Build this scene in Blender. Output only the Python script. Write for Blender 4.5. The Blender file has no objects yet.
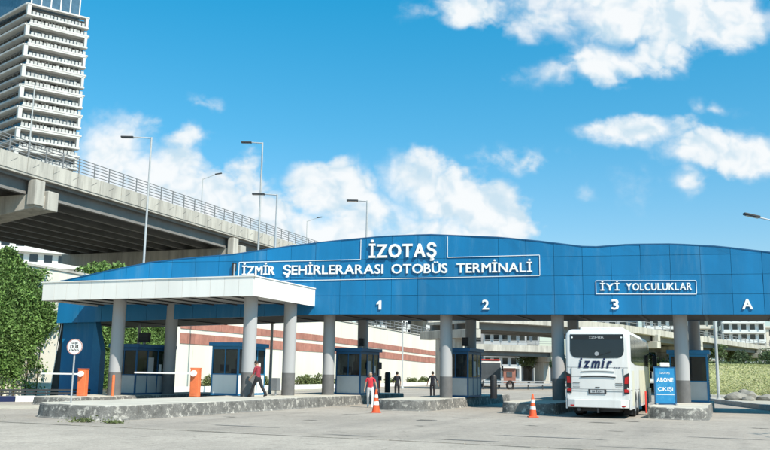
import bpy, bmesh, math, random
import numpy as np
from mathutils import Vector, Matrix
random.seed(7); rng = np.random.default_rng(11)
S = bpy.context.scene
COL = S.collection
R = math.radians

# ------------------------------------------------------------------ camera
F_PX = 850.0
PITCH = math.atan(146.7 / 850); ROLL = R(0.89)
cd = bpy.data.cameras.new('camera'); cam = bpy.data.objects.new('camera', cd); COL.objects.link(cam)
cd.sensor_width = 36; cd.lens = F_PX / 770 * 36; cd.clip_end = 6000; cd.clip_start = 0.1
fw = Vector((0, math.cos(PITCH), math.sin(PITCH))); up = Vector((0, -math.sin(PITCH), math.cos(PITCH))); rt = Vector((1, 0, 0))
r2 = rt * math.cos(ROLL) + up * math.sin(ROLL); u2 = up * math.cos(ROLL) - rt * math.sin(ROLL)
mw = Matrix((r2, u2, -fw)).transposed().to_4x4(); mw.translation = (0, 0, 1.7)
cam.matrix_world = mw
S.camera = cam
# ------------------------------------------------------------------ exposure
S.view_settings.view_transform = 'Standard'; S.view_settings.look = 'None'
S.view_settings.exposure = 0.52; S.view_settings.gamma = 1
S.cycles.max_bounces = 6
# ------------------------------------------------------------------ sun
SUN_EL, SUN_AZ = 49.0, 139.0       # azimuth clockwise from +Y
to_sun = Vector((math.sin(R(SUN_AZ)) * math.cos(R(SUN_EL)), math.cos(R(SUN_AZ)) * math.cos(R(SUN_EL)), math.sin(R(SUN_EL))))
sl = bpy.data.lights.new('sun', 'SUN'); sl.energy = 4.8; sl.angle = R(0.53); sl.color = (1, 0.92, 0.80)
so = bpy.data.objects.new('sun', sl); COL.objects.link(so); so.location = (20, -20, 60)
so.rotation_euler = to_sun.to_track_quat('Z', 'Y').to_euler()
# ------------------------------------------------------------------ sky
W = bpy.data.worlds.new('World'); S.world = W; W.use_nodes = True
nt = W.node_tree; nt.nodes.clear(); L = nt.links.new
def N(t, **k):
    n = nt.nodes.new(t)
    for a, b in k.items(): setattr(n, a, b)
    return n
def vm(op, a, b=None):
    n = N('ShaderNodeVectorMath', operation=op)
    for i, v in enumerate((a, b)):
        if v is None: continue
        if isinstance(v, (tuple, list)): n.inputs[i].default_value = v
        else: L(v, n.inputs[i])
    return n.outputs['Value'] if op in ('LENGTH', 'DOT_PRODUCT') else n.outputs[0]
def mt(op, a, b=None, c=None, clamp=False):
    n = N('ShaderNodeMath', operation=op, use_clamp=clamp)
    for i, v in enumerate((a, b, c)):
        if v is None: continue
        if isinstance(v, (int, float)): n.inputs[i].default_value = v
        else: L(v, n.inputs[i])
    return n.outputs[0]
def smooth(v, a, b):
    n = N('ShaderNodeMapRange', interpolation_type='SMOOTHSTEP'); L(v, n.inputs[0])
    n.inputs[1].default_value = a; n.inputs[2].default_value = b
    return n.outputs[0]
def mixc(f, a, b, mode='MIX'):
    n = N('ShaderNodeMix', data_type='RGBA', blend_type=mode)
    for i, v in ((0, f), (6, a), (7, b)):
        if isinstance(v, (int, float)): n.inputs[i].default_value = v
        elif isinstance(v, tuple): n.inputs[i].default_value = v
        else: L(v, n.inputs[i])
    return n.outputs[2]
sky = N('ShaderNodeTexSky', sky_type='NISHITA', sun_disc=False)
sky.sun_elevation = R(SUN_EL); sky.sun_rotation = R(SUN_AZ); sky.air_density = 1.0; sky.dust_density = 0.6; sky.ozone_density = 2.0
tc = N('ShaderNodeTexCoord'); gen = tc.outputs['Generated']
sep = N('ShaderNodeSeparateXYZ'); L(gen, sep.inputs[0])
ramp = N('ShaderNodeValToRGB'); L(sep.outputs[2], ramp.inputs[0])
cr = ramp.color_ramp; cr.elements[0].position = 0.0; cr.elements[0].color = (1.12, 1.12, 1.10, 1)
cr.elements[1].position = 0.46; cr.elements[1].color = (0.08, 1.34, 1.52, 1)
e = cr.elements.new(0.12); e.color = (0.90, 1.12, 1.16, 1)
e = cr.elements.new(0.27); e.color = (0.44, 1.22, 1.32, 1)
skyc = mixc(1.0, sky.outputs[0], ramp.outputs[0], 'MULTIPLY')
# clouds: soft lumps round given directions (x/y, z/y), broken up by noise
ysafe = mt('MAXIMUM', sep.outputs[1], 0.05)
cmb = N('ShaderNodeCombineXYZ'); L(mt('DIVIDE', sep.outputs[0], ysafe), cmb.inputs[0]); L(mt('DIVIDE', sep.outputs[2], ysafe), cmb.inputs[1])
wn = N('ShaderNodeTexNoise'); wn.inputs['Scale'].default_value = 14; wn.inputs['Detail'].default_value = 3; L(cmb.outputs[0], wn.inputs['Vector'])
gco = vm('ADD', cmb.outputs[0], vm('MULTIPLY', vm('SUBTRACT', wn.outputs['Color'], (0.5, 0.5, 0.5)), (0.05, 0.035, 0)))
def dirof(x, y):
    v = fw * F_PX + r2 * (x - 385) + u2 * (225 - y); return v.x / v.y, v.z / v.y
lumps = [(478, 6, 55, 26, 1), (545, 18, 55, 26, 1), (620, 22, 75, 40, 1.2), (690, 18, 70, 38, 1.2), (602, 58, 42, 30, 1.1), (735, 18, 50, 34, 1.1), (600, 0, 160, 26, 1.1),
         (545, 76, 40, 15, .5), (660, 50, 40, 28, .9), (428, 14, 36, 12, .38),
         (648, 132, 58, 20, 1.1), (700, 146, 58, 22, 1.0), (752, 160, 52, 24, 1.1), (612, 132, 32, 12, .8), (642, 188, 26, 22, .42), (682, 184, 22, 15, .24), (590, 192, 14, 10, .34), (716, 110, 20, 7, .2),
         (338, 190, 46, 36, 1.1), (368, 212, 55, 38, .95), (408, 180, 34, 32, 1.2), (440, 196, 50, 38, 1.25), (488, 216, 42, 32, 1.1), (330, 232, 70, 26, .9), (450, 232, 90, 28, 1.0),
         (515, 157, 36, 13, .26),
         (116, 152, 48, 44, 1.75), (158, 178, 50, 46, 1.6), (196, 208, 62, 40, 1.4), (244, 178, 26, 32, .55), (206, 103, 20, 9, .3), (187, 136, 28, 15, .5), (258, 218, 48, 30, 1.0), (90, 190, 60, 50, 1.0)]
val = None
for (x, y, rx, ry, w) in lumps:
    c = dirof(x, y)
    d_ = vm('LENGTH', vm('MULTIPLY', vm('SUBTRACT', gco, (c[0], c[1], 0)), (F_PX / rx / 1.2, F_PX / ry / 1.2, 0)))
    b = mt('MULTIPLY', mt('SUBTRACT', 1.0, d_), w)
    val = b if val is None else mt('MAXIMUM', val, b)
val = mt('MAXIMUM', val, -0.6)
fn = N('ShaderNodeTexNoise'); fn.inputs['Scale'].default_value = 13; fn.inputs['Detail'].default_value = 6; fn.inputs['Roughness'].default_value = 0.62
L(vm('MULTIPLY', cmb.outputs[0], (1, 1.25, 1)), fn.inputs['Vector'])
def puff(off, sc):
    v = N('ShaderNodeTexNoise'); v.inputs['Scale'].default_value = sc; v.inputs['Detail'].default_value = 3.5; v.inputs['Roughness'].default_value = 0.55
    L(vm('ADD', gco, (off[0], off[1], 0)), v.inputs['Vector']); return mt('MULTIPLY', mt('ABSOLUTE', mt('SUBTRACT', v.outputs[0], 0.5)), 3.0)
p0 = puff((0, 0), 15); p1 = puff((0.010, 0.013), 15)
dens = mt('ADD', mt('ADD', val, mt('MULTIPLY', mt('SUBTRACT', fn.outputs[0], 0.46), 1.4)), mt('MULTIPLY', mt('SUBTRACT', p0, 0.3), 0.55))
soft = N('ShaderNodeTexNoise'); soft.inputs['Scale'].default_value = 7; L(cmb.outputs[0], soft.inputs['Vector'])
edge = mt('ADD', 0.42, mt('MULTIPLY', smooth(soft.outputs[0], 0.42, 0.62), 0.75))
alpha_in = mt('DIVIDE', mt('SUBTRACT', dens, -0.02), edge, clamp=True)
alpha_in = mt('MULTIPLY', smooth(alpha_in, 0.0, 1.0), smooth(val, -0.2, 0.22))
front = smooth(sep.outputs[1], 0.5, 0.62)          # the same kind of sky goes on outside the frame
gn = N('ShaderNodeTexNoise'); gn.inputs['Scale'].default_value = 3.2; gn.inputs['Detail'].default_value = 8; gn.inputs['Roughness'].default_value = 0.62; L(gen, gn.inputs['Vector'])
alpha_out = smooth(gn.outputs[0], 0.54, 0.68)
alpha = mt('ADD', mt('MULTIPLY', alpha_in, front), mt('MULTIPLY', alpha_out, mt('SUBTRACT', 1.0, front)))
alpha = mt('MULTIPLY', alpha, 0.96)
lit = mt('ADD', mt('ADD', 0.62, mt('MULTIPLY', mt('SUBTRACT', p0, p1), 1.1)), mt('MULTIPLY', mt('SUBTRACT', fn.outputs[0], 0.5), 0.9))
shade = mt('MULTIPLY', smooth(lit, 0.15, 0.85), smooth(dens, -0.2, 0.7))
ccol = mixc(shade, (4.7, 5.9, 6.7, 1), (7.3, 7.45, 7.5, 1))
fin = mixc(alpha, skyc, ccol)
bg = N('ShaderNodeBackground'); bg.inputs[1].default_value = 0.093; L(fin, bg.inputs[0])
ow = N('ShaderNodeOutputWorld'); L(bg.outputs[0], ow.inputs[0])

# ------------------------------------------------------------------ helpers
def mat(name, col, rough=0.75, var=0.12, scale=1.5, bump=0.0, bscale=30, metal=0.0, rand=0.0, spec=0.4, streak=False,
        patch=None, fine=0.0):
    m = bpy.data.materials.new(name); m.use_nodes = True; t = m.node_tree; n = t.nodes; l = t.links.new
    p = n['Principled BSDF']; p.inputs['Roughness'].default_value = rough; p.inputs['Metallic'].default_value = metal
    p.inputs['Specular IOR Level'].default_value = spec
    tcn = n.new('ShaderNodeTexCoord'); co = tcn.outputs['Object']
    if streak:
        mp = n.new('ShaderNodeMapping'); mp.inputs['Scale'].default_value = (1, 1, 0.12); l(co, mp.inputs[0]); co2 = mp.outputs[0]
    else: co2 = co
    nz = n.new('ShaderNodeTexNoise'); nz.inputs['Scale'].default_value = scale; nz.inputs['Detail'].default_value = 6; nz.inputs['Roughness'].default_value = 0.65; l(co2, nz.inputs['Vector'])
    rp = n.new('ShaderNodeValToRGB'); l(nz.outputs[0], rp.inputs[0])
    rp.color_ramp.elements[0].position = 0.3; rp.color_ramp.elements[1].position = 0.7
    rp.color_ramp.elements[0].color = (*[c * (1 - var) for c in col], 1); rp.color_ramp.elements[1].color = (*[min(1, c * (1 + var)) for c in col], 1)
    out = rp.outputs[0]
    def mx(f, a, b, mode='MIX'):
        q = n.new('ShaderNodeMix'); q.data_type = 'RGBA'; q.blend_type = mode
        for i, v in ((0, f), (6, a), (7, b)):
            if isinstance(v, (int, float)): q.inputs[i].default_value = v
            elif isinstance(v, tuple): q.inputs[i].default_value = v
            else: l(v, q.inputs[i])
        return q.outputs[2]
    if fine:
        f2 = n.new('ShaderNodeTexNoise'); f2.inputs['Scale'].default_value = 28; f2.inputs['Detail'].default_value = 5; f2.inputs['Roughness'].default_value = 0.8; l(co, f2.inputs['Vector'])
        r3 = n.new('ShaderNodeMapRange'); l(f2.outputs[0], r3.inputs[0]); r3.inputs[1].default_value = .3; r3.inputs[2].default_value = .7; r3.inputs[3].default_value = 1 - fine; r3.inputs[4].default_value = 1 + fine
        cc = n.new('ShaderNodeCombineColor'); [l(r3.outputs[0], cc.inputs[i]) for i in range(3)]
        out = mx(1.0, out, cc.outputs[0], 'MULTIPLY')
    if patch:
        pc, pscale, lo, hi = patch
        pn = n.new('ShaderNodeTexNoise'); pn.inputs['Scale'].default_value = pscale; pn.inputs['Detail'].default_value = 7; pn.inputs['Roughness'].default_value = 0.7; l(co2, pn.inputs['Vector'])
        pr = n.new('ShaderNodeMapRange'); l(pn.outputs[0], pr.inputs[0]); pr.inputs[1].default_value = lo; pr.inputs[2].default_value = hi
        out = mx(pr.outputs[0], out, (*pc, 1))
    if rand:
        oi = n.new('ShaderNodeObjectInfo'); r4 = n.new('ShaderNodeMapRange'); l(oi.outputs['Random'], r4.inputs[0]); r4.inputs[3].default_value = 1 - rand; r4.inputs[4].default_value = 1 + rand
        cc = n.new('ShaderNodeCombineColor'); [l(r4.outputs[0], cc.inputs[i]) for i in range(3)]
        out = mx(1.0, out, cc.outputs[0], 'MULTIPLY')
    l(out, p.inputs['Base Color'])
    if bump:
        bn = n.new('ShaderNodeTexNoise'); bn.inputs['Scale'].default_value = bscale; bn.inputs['Detail'].default_value = 6; l(co, bn.inputs['Vector'])
        bp = n.new('ShaderNodeBump'); bp.inputs['Strength'].default_value = bump; bp.inputs['Distance'].default_value = 0.02; l(bn.outputs[0], bp.inputs['Height']); l(bp.outputs[0], p.inputs['Normal'])
    return m

class MB:
    def __init__(s): s.v = []; s.f = []; s.m = []
    def poly(s, pts, mi=0):
        k = len(s.v); s.v += [tuple(p) for p in pts]; s.f.append(tuple(range(k, k + len(pts)))); s.m.append(mi); return s
    def boxa(s, o, a, b, c, mi=0):
        o, a, b, c = map(Vector, (o, a, b, c)); k = len(s.v)
        s.v += [tuple(p) for p in (o, o + a, o + a + b, o + b, o + c, o + a + c, o + a + b + c, o + b + c)]
        fs = [(0, 3, 2, 1), (4, 5, 6, 7), (0, 1, 5, 4), (1, 2, 6, 5), (2, 3, 7, 6), (3, 0, 4, 7)]
        if a.cross(b).dot(c) < 0: fs = [tuple(reversed(f)) for f in fs]
        s.f += [tuple(k + i for i in f) for f in fs]; s.m += [mi] * 6; return s
    def box(s, x0, x1, y0, y1, z0, z1, mi=0): s.boxa((x0, y0, z0), (x1 - x0, 0, 0), (0, y1 - y0, 0), (0, 0, z1 - z0), mi); return s
    def prism(s, pts, vec, mi=0):      # pts: polygon (3D), extruded by vec
        vec = Vector(vec); P = [Vector(p) for p in pts]; n = len(P); k = len(s.v)
        nr = Vector((0, 0, 0))
        for i in range(n): nr += P[i].cross(P[(i + 1) % n])
        if nr.dot(vec) > 0: P = P[::-1]
        s.v += [tuple(p) for p in P] + [tuple(p + vec) for p in P]
        s.f.append(tuple(range(k, k + n))); s.f.append(tuple(range(k + 2 * n - 1, k + n - 1, -1))); s.m += [mi, mi]
        for i in range(n): j = (i + 1) % n; s.f.append((k + j, k + i, k + n + i, k + n + j)); s.m.append(mi)
        return s
    def tube(s, a, b, r0, r1=None, n=10, mi=0, cap=True):
        r1 = r0 if r1 is None else r1; a, b = Vector(a), Vector(b); d = (b - a).normalized()
        x = d.orthogonal().normalized(); y = d.cross(x); k = len(s.v)
        for p, r in ((a, r0), (b, r1)):
            for i in range(n):
                t = 2 * math.pi * i / n; s.v.append(tuple(p + x * (r * math.cos(t)) + y * (r * math.sin(t))))
        for i in range(n): j = (i + 1) % n; s.f.append((k + i, k + j, k + n + j, k + n + i)); s.m.append(mi)
        if cap: s.f.append(tuple(range(k + n - 1, k - 1, -1))); s.f.append(tuple(range(k + n, k + 2 * n))); s.m += [mi, mi]
        return s
    def lathe(s, prof, n=20, mi=0, c=(0, 0, 0)):
        k = len(s.v); c = Vector(c)
        for r, z in prof:
            for i in range(n): t = 2 * math.pi * i / n; s.v.append((c.x + r * math.cos(t), c.y + r * math.sin(t), c.z + z))
        for q in range(len(prof) - 1):
            for i in range(n): j = (i + 1) % n; s.f.append((k + q * n + i, k + q * n + j, k + (q + 1) * n + j, k + (q + 1) * n + i)); s.m.append(mi)
        s.f.append(tuple(range(k + n - 1, k - 1, -1))); e_ = k + (len(prof) - 1) * n; s.f.append(tuple(range(e_, e_ + n))); s.m += [mi, mi]
        return s
    def mesh(s, name, mats):
        me = bpy.data.meshes.new(name); me.from_pydata(s.v, [], s.f); me.update()
        for m in (mats if isinstance(mats, (list, tuple)) else [mats]): me.materials.append(m)
        if any(s.m): me.polygons.foreach_set('material_index', s.m)
        return me
    def build(s, name, mats, parent=None, smooth=False, loc=None, bevel=0):
        me = s.mesh(name, mats)
        if bevel:
            b = bmesh.new(); b.from_mesh(me); bmesh.ops.remove_doubles(b, verts=b.verts, dist=1e-5)
            bmesh.ops.bevel(b, geom=[e for e in b.edges if len(e.link_faces) == 2 and e.calc_face_angle(0) > 0.5], offset=bevel, segments=2, affect='EDGES', profile=0.5)
            b.to_mesh(me); b.free()
        return ob(name, me, parent, smooth, loc)
def ob(name, me, parent=None, smooth=False, loc=None, rot=None):
    o = bpy.data.objects.new(name, me); COL.objects.link(o)
    if smooth:
        me.shade_smooth(); me.set_sharp_from_angle(angle=R(38))
    if parent: o.parent = parent
    if loc: o.location = loc
    if rot: o.rotation_euler = rot
    return o
def empty(name, loc=(0, 0, 0), rz=0): 
    o = bpy.data.objects.new(name, None); COL.objects.link(o); o.location = loc; o.rotation_euler = (0, 0, rz); o.empty_display_size = 0.3; return o
def tag(o, label, cat, group=None, kind=None):
    o['label'] = label; o['category'] = cat
    if group: o['group'] = group
    if kind: o['kind'] = kind
    return o
def struct(o): o['kind'] = 'structure'; return o
def children(o): return [c for c in bpy.data.objects if c.parent == o]
def copy_tree(o, parent=None, kids=None):
    kids = kids or {}
    c = o.copy(); COL.objects.link(c)
    if parent: c.parent = parent
    for ch in list(o.children): copy_tree(ch, c)
    return c
def boxo(name, dims, m, parent, bevel=0): return MB().box(*dims).build(name, m, parent, bevel=bevel)

U13 = Vector((math.cos(R(13)), -math.sin(R(13)), 0))
U = Vector((math.cos(R(22)), -math.sin(R(22)), 0)); V = Vector((math.sin(R(22)), math.cos(R(22)), 0)); RZ = -R(22)

# ------------------------------------------------------------------ materials
m_ground = mat('dusty_ground', (0.34, 0.31, 0.25), 0.95, 0.2, 0.15, 0.4, 6, fine=0.15)
m_conc = mat('concrete', (0.42, 0.40, 0.36), 0.9, 0.16, 0.6, 0.3, 20, fine=0.10)
m_bridge = mat('bridge_concrete', (0.46, 0.435, 0.385), 0.9, 0.22, 0.5, 0.3, 8, patch=((0.17, 0.16, 0.145), 1.1, 0.46, 0.78), streak=True, rand=.06, fine=.12)
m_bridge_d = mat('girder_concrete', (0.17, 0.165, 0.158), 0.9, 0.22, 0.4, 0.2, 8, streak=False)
m_blue = mat('blue_cladding', (0.005, 0.150, 0.335), 0.40, 0.12, 0.9, 0.12, 1.5, rand=0.06, spec=0.4, patch=((0.06, 0.21, 0.37), 1.6, 0.52, 0.85), streak=True, fine=.05)
m_bluedk = mat('blue_frame_paint', (0.010, 0.085, 0.20), 0.5, 0.15, 2)
m_bluelt = mat('blue_booth_paint', (0.02, 0.17, 0.34), 0.5, 0.12, 2)
m_white = mat('white_paint', (0.80, 0.78, 0.74), 0.55, 0.05, 1, rand=0.03, patch=((0.5, 0.48, 0.43), 1.5, 0.66, 0.9), streak=True)
m_letter = mat('white_letter_plastic', (0.80, 0.81, 0.80), 0.4, 0.04, 2)
m_pillar = mat('pillar_white', (0.37, 0.37, 0.375), 0.7, 0.06, 1.5, 0.1, 20, patch=((0.42, 0.40, 0.37), 2.0, 0.66, 0.85), streak=True)
m_pillard = mat('pillar_grey_base', (0.13, 0.128, 0.128), 0.75, 0.15, 3, 0.1, 20, patch=((0.35, 0.34, 0.32), 5, 0.66, 0.75))
m_dark = mat('dark_steel', (0.035, 0.037, 0.04), 0.6, 0.2, 2)
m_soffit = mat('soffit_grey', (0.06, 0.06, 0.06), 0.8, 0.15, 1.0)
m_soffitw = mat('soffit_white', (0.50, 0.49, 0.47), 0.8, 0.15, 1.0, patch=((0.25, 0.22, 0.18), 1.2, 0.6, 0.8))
m_steel = mat('galvanised_steel', (0.42, 0.43, 0.44), 0.45, 0.12, 3, metal=0.35)
m_pole = mat('pole_grey', (0.40, 0.41, 0.41), 0.5, 0.1, 3)
m_rail = mat('rail_grey', (0.20, 0.205, 0.21), 0.6, 0.1, 3)
m_orange = mat('orange_paint', (0.68, 0.16, 0.055), 0.6, 0.12, 4, patch=((0.45, 0.22, 0.14), 3, 0.55, 0.85))
m_red = mat('red_paint', (0.62, 0.05, 0.035), 0.5, 0.08, 4)
m_black = mat('black_plastic', (0.018, 0.018, 0.02), 0.5, 0.1, 4)
m_rubber = mat('tyre_rubber', (0.02, 0.02, 0.02), 0.85, 0.2, 5)
def glass(name, col, rough=0.08):
    m = mat(name, col, rough, 0.25, 0.9, spec=0.7); return m
m_glass = glass('dark_window_glass', (0.010, 0.013, 0.016)); m_glassb = glass('blue_tower_glass', (0.07, 0.12, 0.17), 0.12)
m_glassg = glass('grey_window_glass', (0.08, 0.09, 0.10), 0.15)
m_bglass = bpy.data.materials.new('tinted_booth_glass'); m_bglass.use_nodes = True
_t = m_bglass.node_tree; _p = _t.nodes['Principled BSDF']; _p.inputs['Base Color'].default_value = (.03, .035, .04, 1); _p.inputs['Roughness'].default_value = .06
_tr = _t.nodes.new('ShaderNodeBsdfTransparent'); _tr.inputs[0].default_value = (.62, .67, .68, 1); _ms = _t.nodes.new('ShaderNodeMixShader'); _ms.inputs[0].default_value = .55
_t.links.new(_p.outputs[0], _ms.inputs[1]); _t.links.new(_tr.outputs[0], _ms.inputs[2]); _t.links.new(_ms.outputs[0], _t.nodes['Material Output'].inputs[0])
m_booth = mat('booth_panel_grey', (0.47, 0.475, 0.48), 0.5, 0.07, 2, patch=((0.3, 0.3, 0.3), 2, 0.66, 0.85))
m_wall = mat('cream_wall', (0.68, 0.65, 0.56), 0.85, 0.08, 0.35, 0.15, 6, patch=((0.50, 0.46, 0.37), 0.5, 0.60, 0.85), streak=True, fine=0.04)
m_brick = mat('terracotta_band', (0.36, 0.16, 0.12), 0.9, 0.2, 1.5, 0.3, 10, rand=0.12)
m_bwhite = mat('building_white', (0.70, 0.70, 0.68), 0.8, 0.06, 0.1)
m_bgrey = mat('building_grey', (0.36, 0.37, 0.38), 0.8, 0.1, 0.1)
m_bcream = mat('building_cream', (0.62, 0.58, 0.50), 0.8, 0.08, 0.1)
m_bus = mat('bus_white', (0.70, 0.69, 0.67), 0.3, 0.05, 1.2, spec=0.5, patch=((0.45, 0.42, 0.37), 1.3, 0.52, 0.9), streak=True)
m_buscr = mat('bus_sunlit_cream', (0.70, 0.66, 0.52), 0.3, 0.03, 0.8)  # white coach side; warm tint of the sunlight put into the door colour
m_logo = mat('navy_logo', (0.012, 0.02, 0.07), 0.4, 0.05, 2)
m_lamp = mat('red_lamp_lens', (0.42, 0.012, 0.015), 0.2, 0.1, 8)
m_signb = mat('sign_blue', (0.02, 0.22, 0.46), 0.4, 0.07, 2, patch=((0.10, 0.36, 0.56), 2.5, 0.5, 0.75))
m_rock = mat('rubble_stone', (0.24, 0.225, 0.195), 0.95, 0.25, 2, 0.6, 8)
m_bark = mat('bark', (0.10, 0.075, 0.05), 0.95, 0.3, 4, 0.5, 20)
def leafmat(name, col, var):
    m = mat(name, col, 0.6, 0.3, 0.8, spec=0.3); t = m.node_tree; p = t.nodes['Principled BSDF']
    src = p.inputs['Base Color'].links[0].from_socket
    g = t.nodes.new('ShaderNodeNewGeometry'); q = t.nodes.new('ShaderNodeMapRange'); t.links.new(g.outputs['Random Per Island'], q.inputs[0])
    q.inputs[3].default_value = 1 - var; q.inputs[4].default_value = 1 + var
    hs = t.nodes.new('ShaderNodeHueSaturation'); t.links.new(src, hs.inputs['Color']); t.links.new(q.outputs[0], hs.inputs['Value'])
    t.links.new(hs.outputs[0], p.inputs['Base Color'])
    tr = t.nodes.new('ShaderNodeBsdfTranslucent'); t.links.new(hs.outputs[0], tr.inputs[0])
    ms = t.nodes.new('ShaderNodeMixShader'); ms.inputs[0].default_value = 0.3
    t.links.new(p.outputs[0], ms.inputs[1]); t.links.new(tr.outputs[0], ms.inputs[2]); t.links.new(ms.outputs[0], t.nodes['Material Output'].inputs[0])
    return m
m_ivy = leafmat('ivy_leaf', (0.15, 0.25, 0.07), 0.6)
m_leaf = leafmat('tree_leaf', (0.14, 0.19, 0.08), 0.5)
m_leaf2 = leafmat('dark_tree_leaf', (0.085, 0.125, 0.06), 0.5)
m_shrub = leafmat('dry_shrub_leaf', (0.16, 0.19, 0.075), 0.5)
m_grassl = leafmat('grass_blade', (0.37, 0.385, 0.18), 0.3)

# ------------------------------------------------------------------ ground materials
def ground_mat(name, col, patchcol, crack=True):
    m = bpy.data.materials.new(name); m.use_nodes = True; t = m.node_tree; n = t.nodes; l = t.links.new
    p = n['Principled BSDF']; p.inputs['Roughness'].default_value = 0.9; p.inputs['Specular IOR Level'].default_value = 0.25
    co = n.new('ShaderNodeTexCoord').outputs['Object']
    def noise(sc, det=5, ro=0.6, vec=None, dist=0):
        q = n.new('ShaderNodeTexNoise'); q.inputs['Scale'].default_value = sc; q.inputs['Detail'].default_value = det; q.inputs['Roughness'].default_value = ro; q.inputs['Distortion'].default_value = dist
        l(vec or co, q.inputs['Vector']); return q.outputs[0]
    def rmp(v, a, b, x=0.0, y=1.0):
        q = n.new('ShaderNodeMapRange'); l(v, q.inputs[0]); q.inputs[1].default_value = a; q.inputs[2].default_value = b; q.inputs[3].default_value = x; q.inputs[4].default_value = y; return q.outputs[0]
    def mx(f, a, b, mode='MIX'):
        q = n.new('ShaderNodeMix'); q.data_type = 'RGBA'; q.blend_type = mode
        for i, v in ((0, f), (6, a), (7, b)):
            if isinstance(v, (int, float)): q.inputs[i].default_value = v
            elif isinstance(v, tuple): q.inputs[i].default_value = v
            else: l(v, q.inputs[i])
        return q.outputs[2]
    c = mx(rmp(noise(0.18, 4), 0.35, 0.65), (*[k * 0.86 for k in col], 1), (*[k * 1.10 for k in col], 1))
    # tyre-worn lanes running along the lane direction
    mp = n.new('ShaderNodeMapping'); mp.inputs['Rotation'].default_value = (0, 0, R(22)); mp.inputs['Scale'].default_value = (1, 1, 1); l(co, mp.inputs[0])
    mp2 = n.new('ShaderNodeMapping'); mp2.inputs['Scale'].default_value = (0.9, 0.06, 1); l(mp.outputs[0], mp2.inputs[0])
    c = mx(rmp(noise(1.0, 4, 0.6, mp2.outputs[0]), 0.5, 0.72, 0, 0.55), c, (*patchcol, 1))
    c = mx(rmp(noise(1.3, 6, 0.75), 0.52, 0.70, 0, 0.6), c, (*[k * 0.62 for k in col], 1))
    c = mx(rmp(noise(0.5, 8, 0.8, None, 1.5), 0.56, 0.66, 0, 0.45), c, (*[k * 0.55 for k in col], 1))
    c = mx(rmp(noise(0.9, 6, 0.7), 0.62, 0.70, 0, 0.75), c, (*[min(1, k * 1.22) for k in col], 1))
    g8 = rmp(noise(7, 5, 0.8), 0.32, 0.68, 0.84, 1.14); c8 = n.new('ShaderNodeCombineColor'); [l(g8, c8.inputs[i]) for i in range(3)]; c = mx(1.0, c, c8.outputs[0], 'MULTIPLY')
    gr = noise(26, 4, 0.9); cc = n.new('ShaderNodeCombineColor'); g2 = rmp(gr, 0.3, 0.7, 0.70, 1.28); [l(g2, cc.inputs[i]) for i in range(3)]
    c = mx(1.0, c, cc.outputs[0], 'MULTIPLY')
    if crack:
        vo = n.new('ShaderNodeTexVoronoi'); vo.feature = 'DISTANCE_TO_EDGE'; vo.inputs['Scale'].default_value = 0.28
        wv = n.new('ShaderNodeTexNoise'); wv.inputs['Scale'].default_value = 1.2; wv.inputs['Detail'].default_value = 5; l(co, wv.inputs['Vector'])
        ad = n.new('ShaderNodeVectorMath'); ad.operation = 'MULTIPLY_ADD'; l(wv.outputs['Color'], ad.inputs[0]); ad.inputs[1].default_value = (1.6, 1.6, 0); l(co, ad.inputs[2])
        l(ad.outputs[0], vo.inputs['Vector'])
        k = rmp(vo.outputs['Distance'], 0.0, 0.007, 0.55, 0.0)
        q = n.new('ShaderNodeMath'); q.operation = 'MULTIPLY'; l(k, q.inputs[0]); l(rmp(noise(0.4), 0.45, 0.6), q.inputs[1])
        c = mx(q.outputs[0], c, (*[k * 0.3 for k in col], 1))
    l(c, p.inputs['Base Color'])
    bp = n.new('ShaderNodeBump'); bp.inputs['Strength'].default_value = 0.5; bp.inputs['Distance'].default_value = 0.01; l(gr, bp.inputs['Height']); l(bp.outputs[0], p.inputs['Normal'])
    return m
m_road = ground_mat('worn_asphalt', (0.345, 0.305, 0.262), (0.235, 0.21, 0.185))
m_pave = ground_mat('pale_concrete_paving', (0.38, 0.338, 0.29), (0.285, 0.255, 0.222))
m_walk = ground_mat('dusty_walkway', (0.44, 0.40, 0.33), (0.36, 0.33, 0.27), False)

# ------------------------------------------------------------------ SETTING: ground
def sheet(name, pts, z, m):
    o = MB(); o.poly([(x, y, z) for x, y in pts]); r = o.build(name, m); struct(r); return r
g_ = MB(); g_.poly([(-2500, -400, 0), (2500, -400, 0), (2500, 4000, 0), (-2500, 4000, 0)]); struct(g_.build('ground', m_ground))
sheet('road', [(-60, 25.5), (-45, 31), (-24, 37.5), (-13, 47), (-6, 75), (4, 120), (20, 260), (95, 260), (60, 150), (27, 82), (22, 57), (20, 42), (19.3, 30), (19.3, 12)], 0.004, m_road)
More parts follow.
